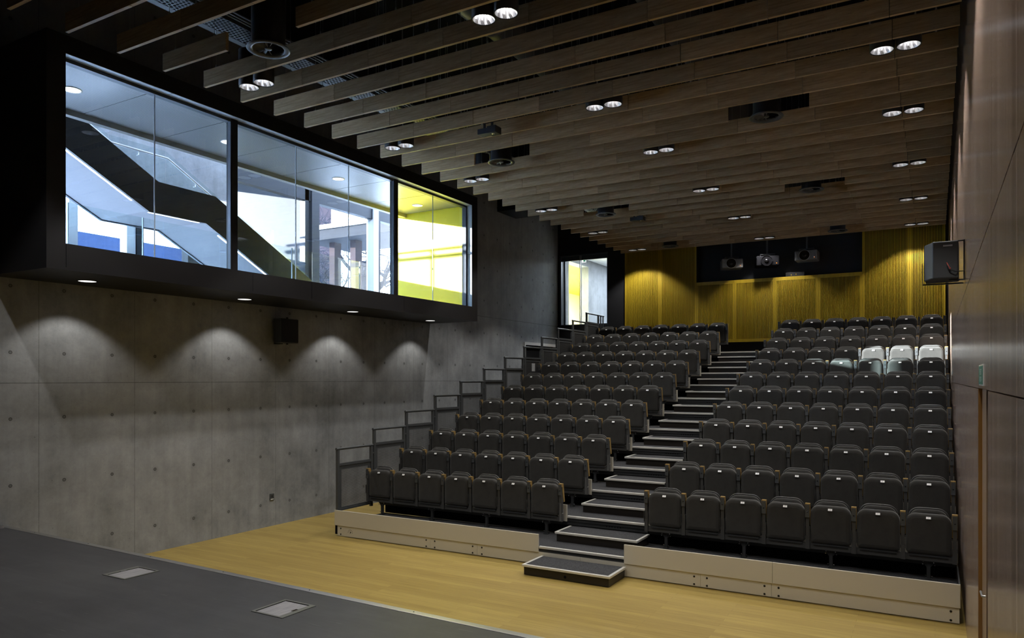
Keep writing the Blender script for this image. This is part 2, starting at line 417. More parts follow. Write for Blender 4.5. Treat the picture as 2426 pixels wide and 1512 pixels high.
# timber slat panels on the back wall
PX = [-7.426, -6.423, -5.434, -4.451, -3.456, -2.455, -1.488, -.505, .206]
def panel(i, x0, x1, za, zb, slatz0, slatz1, label):
    t = thing('slatted_wall_panel', label, 'wall panel', ((x0 + x1) / 2, YB, za), 'timber slat panels on the back wall')
    w = (x1 - x0) / 2 - .002; h = zb - za
    mb = MB(); mb.box(-w, w, -.022, -.002, 0, h); mb.obj('backing_board', M['void'], t)
    mb = MB(); e = .042
    mb.box(-w, -w + e, -.055, -.022, 0, h); mb.box(w - e, w, -.055, -.022, 0, h)
    s0, s1 = slatz0 - za, slatz1 - za
    if s0 > 0: mb.box(-w + e, w - e, -.055, -.022, 0, s0)
    if s1 < h: mb.box(-w + e, w - e, -.055, -.022, s1, h)
    mb.obj('panel_frame', M['slat'], t)
    mb = MB(); n = max(8, round((2 * w - 2 * e) / .0305)); p = (2 * w - 2 * e) / n
    for k in range(n):
        cx = -w + e + (k + .5) * p
        if k == 0 or k == n - 1: pass
        mb.box(cx - p * .26, cx + p * .26, -.053, -.024, max(s0, 0), min(s1, h))
    mb.obj('slats', M['slat'], t)
    return t
TOPZ = 6.45
where = ['tall slat panel at the dark end of the back wall, beside the rear window', 'tall slat panel immediately beside the projector recess on its window side',
         'low slat panel under the recess, nearest the rear window', 'low slat panel under the recess, behind the top of the aisle',
         'low slat panel under the recess, just past the aisle towards the timber wall', 'low slat panel under the recess, nearest the timber wall',
         'tall slat panel beside the projector recess on its timber wall side', 'narrow tall slat panel in the corner against the timber wall']
for i in range(8):
    x0, x1 = PX[i], PX[i + 1]
    if 2 <= i <= 5: panel(i, x0, x1, 3.374, 4.962, 3.374 + .075, 4.962 - .085, where[i])
    else: panel(i, x0, x1, 3.374, TOPZ, 3.45, TOPZ, where[i])

# ------------------------------------------------------------------ window bay on the left wall
BX, BY0, BY1, BZ0, BZ1 = -8.297, 4.349, 12.949, 3.637, 6.228
OY0, OY1, OZ0, OZ1 = 4.553, 12.745, 3.93, 6.03
mb = MB()
mb.box(XL + .001, BX, BY0, BY1, BZ0, BZ0 + .03)
def bandcut(za, zb):
    for a, b2 in ((OY0 + .006, 7.11), (7.116, 8.235), (8.241, 10.5), (10.506, OY1)): mb.box(BX - .1, BX, a, b2, za, zb)
bandcut(BZ0 + .03, OZ0)
mb.box(BX - .12, BX, OY0, OY1, OZ1, BZ1); mb.box(XL + .001, BX - .12, BY0, BY1, BZ1 - .05, BZ1)
mb.box(XL + .001, BX - .12, BY0, BY0 + .1, BZ0 + .03, BZ1 - .05); mb.box(BX - .12, BX, BY0, OY0, BZ0 + .03, BZ1)
mb.box(BX - .12, BX, OY1, BY1, BZ0 + .03, BZ1); mb.box(XL + .001, BX - .12, BY1 - .1, BY1, BZ0 + .03, BZ1 - .05)
struct('wall_window_bay', mb, M['black_panel'])
mb = MB(); mb.box(BX - .12, BX - .003, OY1 - .006, OY1 - .001, OZ0 + .001, 5.012); mb.box(BX - .12, BX - .003, OY1 - .006, OY1 - .001, 5.018, OZ1 - .001)
for a, b2 in ((OY0, 5.86), (5.866, 7.0), (7.006, 9.42), (9.426, 10.62), (10.626, 11.8), (11.806, OY1)): mb.box(BX - .12, BX - .003, a, b2 - .001, OZ1 - .006, OZ1 - .001)
struct('trim_1', mb, M['lining'])
GX = -8.455
w1 = tag(thing('window_1', None, None), kind='structure')
mb = MB()
mb.box(GX - .06, GX + .035, OY0 - .1, OY1, OZ1 - .045, OZ1 + .06); mb.box(GX - .06, GX + .035, OY0 - .1, OY1, OZ0 - .1, OZ0 + .004); mb.box(GX - .06, GX + .035, OY1 - .045, OY1 + .02, OZ0, OZ1)
mb.obj('window_frame', M['frame_grey'], w1)
gy = [4.46, 5.72, 6.885, 8.06, 9.225, 10.405, 11.59, 12.70]
for y in (6.885, 10.405):
    mb = MB(); mb.box(GX - .05, GX + .06, y - .048, y + .048, OZ0 - .05, OZ1 + .02); mb.obj('mullion', M['black_panel'], w1)
    mb = MB(); mb.box(GX + .0, GX + .05, y - .062, y - .05, OZ0 - .05, OZ1 + .02); mb.box(GX + .0, GX + .05, y + .05, y + .058, OZ0 - .05, OZ1 + .02); mb.obj('glazing_bead', M['frame_grey'], w1)
for a, b2 in zip(gy[:-1], gy[1:]):
    mb = MB(); mb.add([(GX, a + .005, OZ0 - .04), (GX, b2 - .005, OZ0 - .04), (GX, b2 - .005, OZ1 + .02), (GX, a + .005, OZ1 + .02)], [(0, 1, 2, 3)]); mb.obj('pane', M['glass'], w1)
for y in (5.72, 8.06, 9.225, 11.59):
    mb = MB(); mb.box(GX - .006, GX + .006, y - .006, y + .006, OZ0, OZ1 - .04); mb.obj('glass_joint', M['lining'], w1)

# ------------------------------------------------------------------ foyer behind the bay glass
FC = 6.03
mb = MB(); mb.box(-10.05, GX - .07, BY0 + .1, OY1 - .005, 3.67, 3.9); struct('floor_foyer', mb, M['ground'])
mb = MB()
ce = [4.46, 5.72, 6.885, 8.06, 9.225, 10.405, 11.59, 12.74]
for a, b2 in zip(ce[:-1], ce[1:]): mb.box(-10.0, GX - .06, a + .006, b2 - .006, FC, FC + .03)
struct('ceiling_foyer', mb, M['foyer_ceiling'])
mb = MB(); mb.box(-10.0, GX - .06, 4.4, 12.74, FC + .03, FC + .06); mb.box(-10.10, -10.0, 1.0, 12.74, FC - .075, FC + .5); struct('trim_2', mb, plain('fascia grey', (.22, .22, .21), .5))
mb = MB(); mb.box(-10.29, BX - .125, 12.742, 12.84, 3.75, FC + .1); struct('wall_foyer', mb, M['yellow'])
mb = MB(); mb.box(-10.1, XL - T, 1, 4.4, 3.4, 7); struct('wall_foyer_near', mb, M['concrete_plain'])
# stair hall shell
mb = MB(); mb.box(-12.3, -12.2, 1, 9.9, 5.98, 9); mb.box(-12.3, -12.2, 9.9, 16.2, 6.72, 9); struct('wall_stair_hall', mb, M['concrete_plain'])
mb = MB(); mb.box(-12.3, XL - T, 1, 16.2, 8.6, 8.7); struct('ceiling_stair_hall', mb, M['white'])
mb = MB(); mb.box(-12.3, XL - T, 1, 16.2, -.2, 0.); struct('floor_stair_hall', mb, M['ground'])
mb = MB(); mb.box(-12.2, XL - T, .9, 1.0, 0, 8.6); struct('wall_stair_hall_end', mb, M['concrete_plain'])

# facade
cw = thing('curtain_wall', 'tall glazed facade with pale columns behind the staircase, seen through bay window', 'curtain wall', (-12.25, 8, 0))
CWD = plain('facade frame dark', (.014, .017, .022), .5, 0, .3)
def cwbox(nm, y0, y1, z0, z1, m, d=.1):
    if m is M['frame_grey']: m = CWD
    mb = MB(); mb.box(-d, d, y0 - 8, y1 - 8, z0, z1); return mb.obj(nm, m, cw)
cwbox('column', 6.72, 6.86, 0, 5.97, M['white']); cwbox('column', 7.70, 7.86, 0, 5.97, M['white']); cwbox('column', 7.87, 8.0, 0, 5.97, M['frame_grey'], .12)
cwbox('column', 11.88, 12.0, 0, 6.71, M['frame_grey'], .08); cwbox('column', 12.05, 12.28, 0, 6.71, M['frame_grey'], .12)
cwbox('column', 14.15, 14.33, 0, 6.71, M['white'], .12); cwbox('column', 14.335, 14.42, 0, 6.71, M['frame_grey'], .1)
cwbox('head_rail', 9.92, 16.2, 6.43, 6.71, M['frame_grey'], .08)
cwbox('mullion', 9.92, 10.02, 0, 6.6, M['white'], .06)
ys = [1.0, 4.62, 6.72, 7.70, 9.92, 11.88, 14.15, 16.2]
for a, b2 in zip(ys[:-1], ys[1:]):
    mb = MB(); mb.add([(0, a - 8, 0), (0, b2 - 8, 0), (0, b2 - 8, 6.65 if a > 9.9 else 5.95), (0, a - 8, 6.65 if a > 9.9 else 5.95)], [(0, 1, 2, 3)]); mb.obj('pane', M['glass'], cw)

# staircase
st = thing('staircase', 'dark sided staircase with pale underside and a light strip, rising behind the bay glass', 'staircase', (-10.4, 8, 0))
Tp = [(4.6, 6.089), (5.970, 6.089), (7.109, 5.482), (8.142, 5.479), (10.351, 4.314), (13.2, 2.81)]
Bp = [(4.6, 6.26 - .2), (4.9, 6.05), (6.958, 4.990), (7.957, 4.997), (9.273, 4.313), (12.2, 2.785)]
sh = lambda L: [(y - 8, z) for y, z in L]
mb = MB(); mb.prism(sh(Tp) + sh(Bp)[::-1], -.05, 0, 'x'); mb.obj('stringer', plain('stringer dark', (.02, .019, .018), .35, 0, .5), st)
mb = MB()
up = [(y, z + .42) for y, z in Bp]
mb.prism(sh(Bp) + sh(up)[::-1], -1.30, -1.25, 'x'); mb.obj('stringer', M['frame_grey'], st)
sof = [(y, z + .02) for y, z in Bp]; sofu = [(y, z + .10) for y, z in Bp]
mb = MB(); mb.prism(sh(sof) + sh(sofu)[::-1], -1.25, -.07, 'x'); mb.obj('soffit', plain('soffit grey', (.15, .15, .16), .6), st)
mb = MB(); a = Bp[1]; c2 = Bp[2]; e2 = Bp[3]; g2 = Bp[4]
def strip(p, q, ta, tb):
    P = lambda t: (p[0] + (q[0] - p[0]) * t, p[1] + (q[1] - p[1]) * t)
    A, B = P(ta), P(tb)
    mb.prism([(A[0] - 8, A[1] + .004), (B[0] - 8, B[1] + .004), (B[0] - 8, B[1] + .016), (A[0] - 8, A[1] + .016)], -.095, -.055, 'x')
strip(a, c2, 0, .88); strip(c2, e2, .03, .93); strip(e2, Bp[5], .07, .9)
mb.obj('light_strip', M['led'], st)
mb = MB(); n = 0
for k in range(26):
    y = 8.2 + .17 * 2 * k * .5; z = 4.99 + .12 - .527 * (y - 8.2)
    if z < 2.9: break
    mb.box(-1.25, -.05, y - 8, y + .18 - 8, z - .05, z)
mb.box(-1.25, -.05, 7.0 - 8, 8.2 - 8, 5.06, 5.11)
for k in range(14):
    y = 7.0 - .17 * (k + 1); z = 5.11 + .09 * (k + 1)
    if y < 4.7: break
    mb.box(-1.25, -.05, y - 8, y + .18 - 8, z - .05, z)
mb.obj('treads', M['ground'], st)
mb = MB(); mb.box(-.75, -.55, 4.7, 4.9, 0, 2.75); mb.obj('support_post', M['frame_grey'], st)
# glass balustrade with steel handrail on the far side of the stair
gb = thing('glass_balustrade', 'frameless glass balustrade with steel handrail along the far side of the staircase', 'balustrade', (-11.72, 8, 0))
top = [(4.7, 7.15), (5.97, 7.05), (7.109, 6.44), (8.142, 6.44), (10.351, 5.28), (13.0, 3.88)]
bot = [(y, z - 1.05) for y, z in top]
import bisect
def interp(L, y):
    for (a0, b0), (a1, b1) in zip(L[:-1], L[1:]):
        if a0 <= y <= a1: return b0 + (b1 - b0) * (y - a0) / (a1 - a0)
    return L[-1][1]
cuts = [4.7, 5.97, 7.109, 8.142, 9.3, 10.5, 11.7, 12.9]
for a0, b0 in zip(cuts[:-1], cuts[1:]):
    mb = MB(); mb.add([(0, a0 - 8 + .006, interp(bot, a0)), (0, b0 - 8 - .006, interp(bot, b0)), (0, b0 - 8 - .006, interp(top, b0)), (0, a0 - 8 + .006, interp(top, a0))], [(0, 1, 2, 3)]); mb.obj('glass_panel', M['glass_green'], gb)
mb = MB(); mb.tube([(.06, y - 8, z - .14) for y, z in top], .022, 10); mb.obj('handrail', M['alu_dull'], gb)
for y in (5.5, 6.7, 7.6, 8.7, 9.8, 10.9, 12):
    mb = MB(); z = interp(top, y) - .14; mb.tube([(.0, y - 8, z - .07), (.05, y - 8, z - .07), (.06, y - 8, z)], .009, 8); mb.obj('rail_bracket', M['chrome'], gb)
# glass guard along the foyer edge
gg = thing('glass_guard', 'low frameless glass guard at the foyer floor edge, in front of the staircase', 'balustrade', (-10.06, 8, 3.9))
cy = [4.7, 5.55, 6.62, 8.2, 9.5, 11.3]
for a0, b0 in zip(cy[:-1], cy[1:]):
    mb = MB(); mb.add([(0, a0 - 8 + .006, -.18), (0, b0 - 8 - .006, -.18), (0, b0 - 8 - .006, .90), (0, a0 - 8 + .006, .90)], [(0, 1, 2, 3)]); mb.obj('glass_panel', M['glass_green'], gg)
    mb = MB(); mb.box(-.012, .012, b0 - 8 - .006, b0 - 8 + .006, -.18, .90); mb.obj('edge_clip', M['lining'], gg)

# outdoors beyond the facade
mb = MB(); mb.box(-60, -12.31, -25, 60, -.3, -.05); tag(mb.obj('ground', M['ground']), kind='structure')
wg = thing('wing_wall', 'pale sunlit rendered wing wall standing outside, beside the glazed facade', 'wall', (-14.4, 12.2, 0))
mb = MB(); mb.box(-1.9, 2.05, -.12, .12, -.05, 9.2); mb.obj('render', M['render'], wg)
mb = MB(); mb.box(-1.5, 2.0, -2.2, -.121, 7.25, 7.5); mb.obj('roof_overhang', M['frame_grey'], wg)
pw = thing('sun_block_wall', 'low wall added outside the facade to stop low sun, before the wing wall', 'wall', (-13.2, 10, 0))  # added wall, cuts the low part of the sun beam reaching the seats
mb = MB(); mb.box(-.1, .1, -.4, 2.07, -.05, 5.24); mb.obj('render', M['render'], pw)
nh = thing('neighbouring_house', 'long slate roofed house outside, low under the staircase', 'house', (-30, 17, 0))
mb = MB(); mb.prism([(-1.2, 5.0), (4.6, 8.4), (4.8, 8.4), (10.6, 5.0)], -20, 34, 'y') if False else mb.prism([(0, 8.4), (4.5, 5.2), (4.3, 5.0), (-4.3, 5.0), (-4.5, 5.2)], -22, 5.0, 'y'); mb.obj('roof', M['slate'], nh)
mb = MB(); mb.box(-4, 4, -21.5, 4.5, -.05, 5.0); mb.obj('wall', M['brick_dark'], nh)
mb = MB(); mb.box(-.35, .35, -10.4, -9.6, 8.0, 9.2); mb.obj('chimney', M['brick_dark'], nh)
bb = thing('brick_block', 'tall brick building outside with dark windows, beyond the entrance canopy', 'building', (-24, 23.5, 0))
mb = MB(); mb.box(-6, 1.0, -.3, .5, -.05, 13); mb.obj('wall', M['brick_dark'], bb)
for k in range(3):
    mb = MB(); mb.box(-5.3 + 2.1 * k, -3.9 + 2.1 * k, -.34, -.28, 8.1, 10.6); mb.obj('window', M['lens'], bb)
sb = thing('shading_block', 'unseen long white block added outside to shade the facade and bounce skylight in', 'building', (-19, -1, 0))  # added out of view: blocks sun, its pale side bounces skylight
mb = MB(); mb.box(-1, 1, -9, 7.15, -.05, 11); mb.obj('wall', M['white'], sb)
mb = MB(); mb.box(-1.1, 1.1, -9.1, 7.2, 11, 11.2); mb.obj('roof', M['slate'], sb)
cp = thing('entrance_canopy', 'flat grey canopy on brick piers outside the facade', 'canopy', (-15, 17.5, 0))
mb = MB(); mb.box(-2.3, 2.4, -.7, 1.5, 6.75, 7.07); mb.obj('roof_slab', plain('canopy grey', (.006, .0075, .011), .8, 0, .1), cp)
mb = MB(); mb.box(-2.35, 2.45, -.75, 1.55, 7.07, 7.2); mb.obj('coping', M['white'], cp)
for x in (-1.55, -.68):
    mb = MB(); mb.box(x - .11, x + .11, -.2, .1, -.05, 6.75); mb.obj('pier', M['brick_dark'], cp)
mb = MB()
for k in range(6): mb.box(-2.2 + k * .85, -2.16 + k * .85, 1.2, 1.25, 7.2, 9.6)
mb.box(-2.2, 2.3, 1.2, 1.25, 8.9, 8.95); mb.obj('screen_posts', M['frame_grey'], cp)
tg = thing('shadow_rail', 'unseen steel guard rail with two bars, added outside to cast its shadow indoors', 'guard rail', (-18.6, 8.7, 6.0))  # added out of view to throw rail shadows on the yellow wall
mb = MB(); mb.tube([(-1.6, 0, 1.10), (1.6, 0, 1.10)], .03, 10); mb.obj('rail', M['rail_grey'], tg)
mb = MB(); mb.tube([(-1.6, 0, .95), (1.6, 0, .95)], .045, 10); mb.obj('rail', M['rail_grey'], tg)
for x in (-1.3, -.35, .6, 1.5):
    mb = MB(); mb.box(x - .02, x + .02, -.02, .02, 0, 1.12); mb.obj('post', M['rail_grey'], tg)
tb = thing('shadow_rail_block', 'unseen pale block added outside to carry the shadow casting guard rail', 'building', (-18.6, 8.0, 0))  # invented base for the shadow casting rail, out of view
mb = MB(); mb.box(-1.8, 1.8, -.75, .9, -.05, 6.0); mb.obj('wall', M['white'], tb)
# bare winter tree
random.seed(11)
tr = thing('bare_tree', 'bare winter tree with spreading branches outside the facade', 'tree', (-18.6, 21.2, -.05))
mb = MB(); mb.tube([(0, 0, 0), (.05, 0, 2.5), (-.03, .05, 5), (.02, 0, 6.9)], [.36, .30, .25, .2], 10); mb.obj('trunk', M['bark'], tr)
mb = MB()
def branch(p, d, L, r, lev):
    pts = [p]; rs = [r]; q = p.copy(); dd = d.copy(); n = 5
    for k in range(n):
        dd = (dd + Vector((random.uniform(-.32, .32), random.uniform(-.32, .32), random.uniform(-.22, .26)))).normalized()
        q = q + dd * L / n; pts.append(q.copy()); rs.append(max(.006, r * (1 - .6 * (k + 1) / n)))
    mb.tube(pts, rs, 5 if lev < 3 else 3, cap=False)
    if lev >= 5: return
    for k in range(4 if lev < 4 else 3):
        i = random.randint(2, n); a = random.uniform(0, 2 * PI)
        nd = (dd * .7 + Vector((math.cos(a), math.sin(a), random.uniform(-.25, .5))) * .75).normalized()
        branch(pts[i], nd, L * random.uniform(.52, .78), rs[i] * random.uniform(.5, .68), lev + 1)
for k in range(8):
    a = 2 * PI * k / 8 + .3
    branch(Vector((.02, 0, 4.7 + .27 * k)), Vector((math.cos(a * 2.4), math.sin(a * 2.4), .3 + .07 * k)).normalized(), 1.9, .10, 1)
mb.obj('branches', M['bark'], tr)

# foyer downlights
for k, y in enumerate((5.17, 7.50, 9.87, 12.2)):
    t = thing('recessed_downlight', ['round ceiling downlight in the foyer, above the top of the stair', 'round ceiling downlight in the foyer, beside the first mullion', 'round ceiling downlight in the foyer, in front of the bare tree', 'round ceiling downlight in the yellow end of the foyer'][k], 'downlight', (-9.29, y, FC), 'foyer ceiling downlights')
    mb = MB(); mb.lathe([(.115, 0), (.115, -.006), (.10, -.008), (.095, .0)], n=28); mb.obj('rim', M['white'], t)
    mb = MB(); mb.disc((0, 0, -.003), .096, 28); mb.obj('diffuser', M['lamp_foyer'], t)

# rear corridor seen through the rear window
mb = MB()
cx = -10.0
mb.box(cx - .32, cx, YB + .3, 20.95, 2.5, 7.2); mb.box(cx - .32, cx, 22.46, 32, 2.5, 7.2); mb.box(cx - .32, cx, 20.95, 22.46, 6.15, 7.2); mb.box(cx - .32, cx, 20.95, 22.46, 2.5, 3.0)
struct('wall_corridor', mb, M['concrete_plain'])
mb = MB(); mb.box(cx, -7.0, YB + .3, 32, 6.38, 6.5); struct('ceiling_corridor', mb, M['white'])
mb = MB(); mb.box(-14, -7.0, YB + .3, 32, 2.4, 2.5); struct('floor_corridor', mb, M['ground'])
mb = MB(); mb.box(-7.1, -7.0, YB + .3, 32, 2.5, 6.4); mb.box(cx, -7, 31.9, 32, 2.5, 6.4); struct('wall_corridor_far', mb, M['concrete_plain'])
mb = MB(); mb.box(-13.9, -13.8, 19, 32, 2.5, 6.2); mb.box(-13.9, cx - .32, 31.9, 32, 2.5, 6.2); mb.box(-13.9, cx - .32, 19.0, 19.1, 2.5, 6.2); struct('wall_side_room', mb, plain('pale yellow', (.9, .88, .62), .5))
mb = MB(); mb.box(-13.9, cx - .32, 19, 32, 6.15, 6.2); struct('ceiling_side_room', mb, M['yellow'])
es = thing('exit_sign', 'small green and white lit exit sign hanging in the corridor behind the rear window', 'sign', (-9.74, 21.5, 6.16)); es.scale = (.45, .45, .6)
mb = MB(); mb.box(-.17, .17, -.02, .02, 0, .2); mb.obj('sign_box', emit('exit sign white', (1, 1, 1), 1.2), es)
mb = MB(); mb.box(-.02, .15, -.024, -.0201, .03, .17); mb.obj('sign_face', M['green'], es)
mb = MB(); mb.tube([(0, 0, .2), (0, 0, .3)], .008, 8); mb.obj('hanger', M['alu_dull'], es)

# ------------------------------------------------------------------ left wall doorway
dd = tag(thing('door_1', None, None), kind='structure')
mb = MB()
mb.box(XL - .2, XL + .02, d0 - .04, d0 + .012, dz0, 3.425); mb.box(XL - .2, XL + .02, d0 + .012, d1, dz1, 3.425); mb.box(XL - .2, XL + .02, d1 - .03, d1 + .02, dz0, 3.425)
mb.obj('door_frame', M['white'], dd)
mb = MB(); mb.box(XL - .16, XL - .12, d0 + .012, d1 - .03, dz0, dz1); mb.obj('door_leaf', M['black_panel'], dd)
nb = thing('light_patch', 'small white notice standing for a light in the doorway, through a perforated guard panel', 'patch', (XL - .118, 17.9, 2.75))
mb = MB(); mb.box(0, .006, -.09, .09, -.11, .11); mb.obj('sheet', M['white_plate'], nb)  # plain white sheet in place of a small lit panel

# black duct box under the left end of the baffles
db = thing('duct_box', 'black boxed duct against concrete wall, below the left ends of the baffles', 'duct', (XL + .002, 15.77, 6.63))
mb = MB(); mb.box(0, 2.0, 0, .95, 0, CEIL - 6.633); mb.obj('casing', M['black'], db)

# ------------------------------------------------------------------ stage
sy = lambda x: 4.581 + (4.425 - 4.581) * (x - XL) / (-2.276 - XL)
stg = thing('stage', 'raised black vinyl stage with a metal edge strip, in front of the seats', 'stage', (0, 0, 0))
mb = MB(); mb.prism([(XL + .002, -2.99), (XR - .002, -2.99), (XR - .002, sy(XR) - .07), (XL + .002, sy(XL) - .07)], .62, .680, 'z'); mb.obj('deck', M['stage'], stg)
mb = MB(); mb.prism([(XL + .002, -2.98), (XR - .002, -2.98), (XR - .002, sy(XR) - .06), (XL + .002, sy(XL) - .06)], .0, .62, 'z'); mb.obj('skirt', M['black_panel'], stg)
mb = MB(); mb.prism([(XL + .002, sy(XL) - .066), (XR - .002, sy(XR) - .066), (XR - .002, sy(XR)), (XL + .002, sy(XL))], .60, .683, 'z'); bevel(mb.obj('edge_trim', M['alu_dull'], stg), .004, 2)
mb = MB(); mb.box(XL + .002, XL + .03, -2.9, 4.5, .68, .71); mb.obj('wall_trim', M['alu_dull'], stg)
mb = MB()
for k in range(9): mb.lathe([(.006, 0), (.006, .002), (0, .002)], (-8.9 + k * 1.1, sy(-8.9 + k * 1.1) - .03, .6832), 8)
mb.obj('edge_screws', M['bolt'], stg)
for (bx, by, lab) in ((-6.302, 4.036, 'recessed floor box with brushed lid in the stage, nearer the concrete wall'), (-4.311, 3.990, 'recessed floor box with brushed lid in the stage, nearer the metal edge')):
    t = thing('floor_box', lab, 'floor box', (bx, by, .681), 'floor boxes set in the stage')
    w, d = .166, .17; fl = (bx > -5)
    mb = MB()
    ins = [(.022, .022, .022, .05), (.022, .022, .05, .022)][0 if not fl else 1]
    l, r_, bk, ft = (.024, .024, .018, .018)
    if fl: r_ = .05
    else: l = .05
    mb.box(-w, -w + l, -d, d, 0, .004); mb.box(w - r_, w, -d, d, 0, .004); mb.box(-w + l, w - r_, d - bk, d, 0, .004); mb.box(-w + l, w - r_, -d, -d + ft, 0, .004)
    mb.obj('rim', plain('floor box rim', (.16, .165, .15), .5, .5), t)
    mb = MB(); mb.box(-w + l, w - r_, -d + ft, d - bk, .0003, .0008); mb.obj('shadow_gap', M['void'], t)
    mb = MB(); mb.box(-w + l + .016, w - r_ - .002, -d + ft + .002, d - bk - .016, .0009, .003); mb.obj('lid', wood('brushed lid', (.22, .22, .24), (.36, .35, .37), (30, 6, 1), .4, .5), t)
    mb = MB(); px = (-w + l - .004) if not fl else (w - r_ + .004); mb.box(px - .012, px + .012, -.03, .02, .004, .009); mb.obj('latch', M['chrome'], t)

# ------------------------------------------------------------------ seating tiers
P0Y, P0Z, PIT, RIS = 8.501, .244, .8555, .2583
AX0, AX1 = -4.494, -3.307       # aisle
TX0, TX1 = -8.07, .218
def ny(i): return P0Y + PIT * (i - 1)
def nz(i): return P0Z + RIS * (i - 1)
rown = lambda i: {1: 'front row', 12: 'back row'}.get(i, ordn(i) + ' row')
TIERTXT = lambda i: {1: 'lowest carpeted seating tier with full beige fascia, beside the floor', 12: 'topmost carpeted seating tier against the slatted back wall'}.get(i, ordn(i) + ' carpeted seating tier up from the floor, with metal aisle nosing')
def letter_mesh(txt, size, mats=None):
    cu = D.curves.new('txt', 'FONT'); cu.body = txt; cu.size = size; cu.align_x = 'CENTER'; cu.align_y = 'CENTER'; cu.extrude = 0
    o = D.objects.new('txt', cu); C.objects.link(o)
    dg = bpy.context.evaluated_depsgraph_get(); dg.update()
    me = D.meshes.new_from_object(o.evaluated_get(dg))
    vs = [tuple(v.co) for v in me.vertices]; fs = [tuple(p.vertices) for p in me.polygons]
    D.objects.remove(o); D.curves.remove(cu); D.meshes.remove(me)
    return vs, fs
for i in range(1, 13):
    y, z = ny(i), nz(i)
    t = thing('seating_tier', TIERTXT(i), 'seating tier', (0, y, z), 'carpeted seating tiers')
    dep = PIT - .0 if i < 12 else YB - y - .01
    mb = MB(); mb.box(-7.83, TX1 - .01, .03, dep + (.02 if i < 12 else 0), -.06, 0); mb.obj('deck', M['carpet'], t)
    mb = MB(); mb.box(AX0 + .003, AX1 - .003, -.004, .034, -.028, .003); bevel(mb.obj('nosing', M['alu'], t), .004, 2)
    mb = MB()
    mb.box(-7.83, TX1 - .02, .036, .05, -.135, -.061); mb.box(AX0 + .004, AX1 - .004, .012, .036, -.135, -.03)
    mb.box(AX0 + .004, AX1 - .004, .004, .012, -.075, -.06); mb.box(AX0 + .004, AX1 - .004, .004, .012, -.12, -.105)
    mb.obj('channel', M['steel_dark'], t)
    mb = MB()
    for k in range(6): mb.disc((-3.9 + k * .04, .0115, -.09), .008, 10, axis='y')
    mb.obj('channel_holes', M['void'], t)
    mb = MB()
    if i > 1: mb.box(-7.83, TX1 - .02, .06, .08, -RIS + .0, -.06)
    else: mb.box(-7.83, TX1 - .02, .06, .08, -.2, -.06)
    mb.obj('riser', M['void'], t)
    # fascia boards
    segs = [(TX0, AX0), (AX1, -1.5625), (-1.5595, TX1)]
    for a0, b0 in segs:
        mb = MB(); mb.box(a0, b0, -.012, .008, -.076, .158); bevel(mb.obj('fascia', M['beige'], t), .002, 1)
    if i == 1:
        js = [-8.026, -6.244, -5.451, -3.902, -2.366, -1.573, .212]
        for a0, b0 in zip(js[:-1], js[1:]):
            mb = MB(); mb.box(a0 + .0015, b0 - .0015, .002, .02, -z + .014, -.07); mb.obj('kick_board', M['beige'], t)
        for a0 in js:
            for s in (-1, 1):
                if (a0 == js[0] and s < 0) or (a0 == js[-1] and s > 0) or a0 == -3.902: continue
                for zz in (-z + .125, -z + .036):
                    mb = MB(); mb.lathe([(.012, 0), (.011, -.004), (.004, -.005), (0, -.003)], (a0 + s * .075, .002, zz), 14, axis='y'); mb.obj('bolt', M['bolt'], t)
        mb = MB(); mb.box(TX0 + .005, TX0 + .05, .0, .05, -z + .03, -.076); mb.obj('rubber_buffer', M['void'], t)
        mb = MB()
        for k in range(7):
            aa = PI * (k / 6); mb.box(-7.758 + .042 * math.cos(aa) - .005, -7.758 + .042 * math.cos(aa) + .005, .0005, .0018, -z + .078 + .042 * math.sin(aa) - .004, -z + .078 + .042 * math.sin(aa) + .004)
        mb.prism([(-7.768, -z + .102), (-7.735, -z + .082), (-7.768, -z + .062), (-7.758, -z + .082)], .0003, .0018, 'y'); mb.obj('dial_mark', M['black_ink'], t)
        mb = MB(); mb.box(-7.83, -7.81, .05, dep, -.2, -.06); mb.obj('end_plate', M['steel_dark'], t)
        mb = MB(); mb.box(TX1 - .012, TX1, .009, dep, -.076, .157); mb.obj('end_plate', M['steel_dark'], t)
    # intermediate aisle step
    if i == 1: sy0, sy1, sz, hb = -.545, -.018, -.111, .11
    else: sy0, sy1, sz, hb = -.49, -.014, -.129, .105
    s = thing('aisle_step', ('lowest carpeted step box on the timber floor at the foot of the aisle' if i == 1 else 'carpeted half step in the aisle below the ' + (ordn(i) + ' seating tier' if i < 12 else 'topmost seating tier')), 'step', (-3.86, y, z), 'carpeted half steps in the aisle')
    hw = .585
    mb = MB(); mb.box(-hw + .02, hw - .02, sy0 + .022, sy1 - .002, sz - hb - (.016 if i == 1 else .022), sz - .026); mb.obj('box', plain('step box', (.016, .013, .011), .4, 0, .4), s)
    mb = MB(); mb.box(-hw + .036, hw - .036, sy0 + .036, sy1 - (.0 if i > 1 else .02), sz - .026, sz); mb.obj('carpet_top', M['carpet'], s)
    mb = MB(); mb.box(-hw, hw, sy0, sy0 + .036, sz - .026, sz + .003); mb.box(-hw, -hw + .036, sy0 + .036, sy1, sz - .026, sz + .003); mb.box(hw - .036, hw, sy0 + .036, sy1, sz - .026, sz + .003)
    bevel(mb.obj('nosing', M['alu'], s), .004, 2)
    if i == 1:
        mb = MB(); mb.lathe([(.018, 0), (.016, -.004), (0, -.004)], (0, sy0 + .022, sz - .085), 14, axis='y'); mb.obj('socket_cap', M['void'], s)

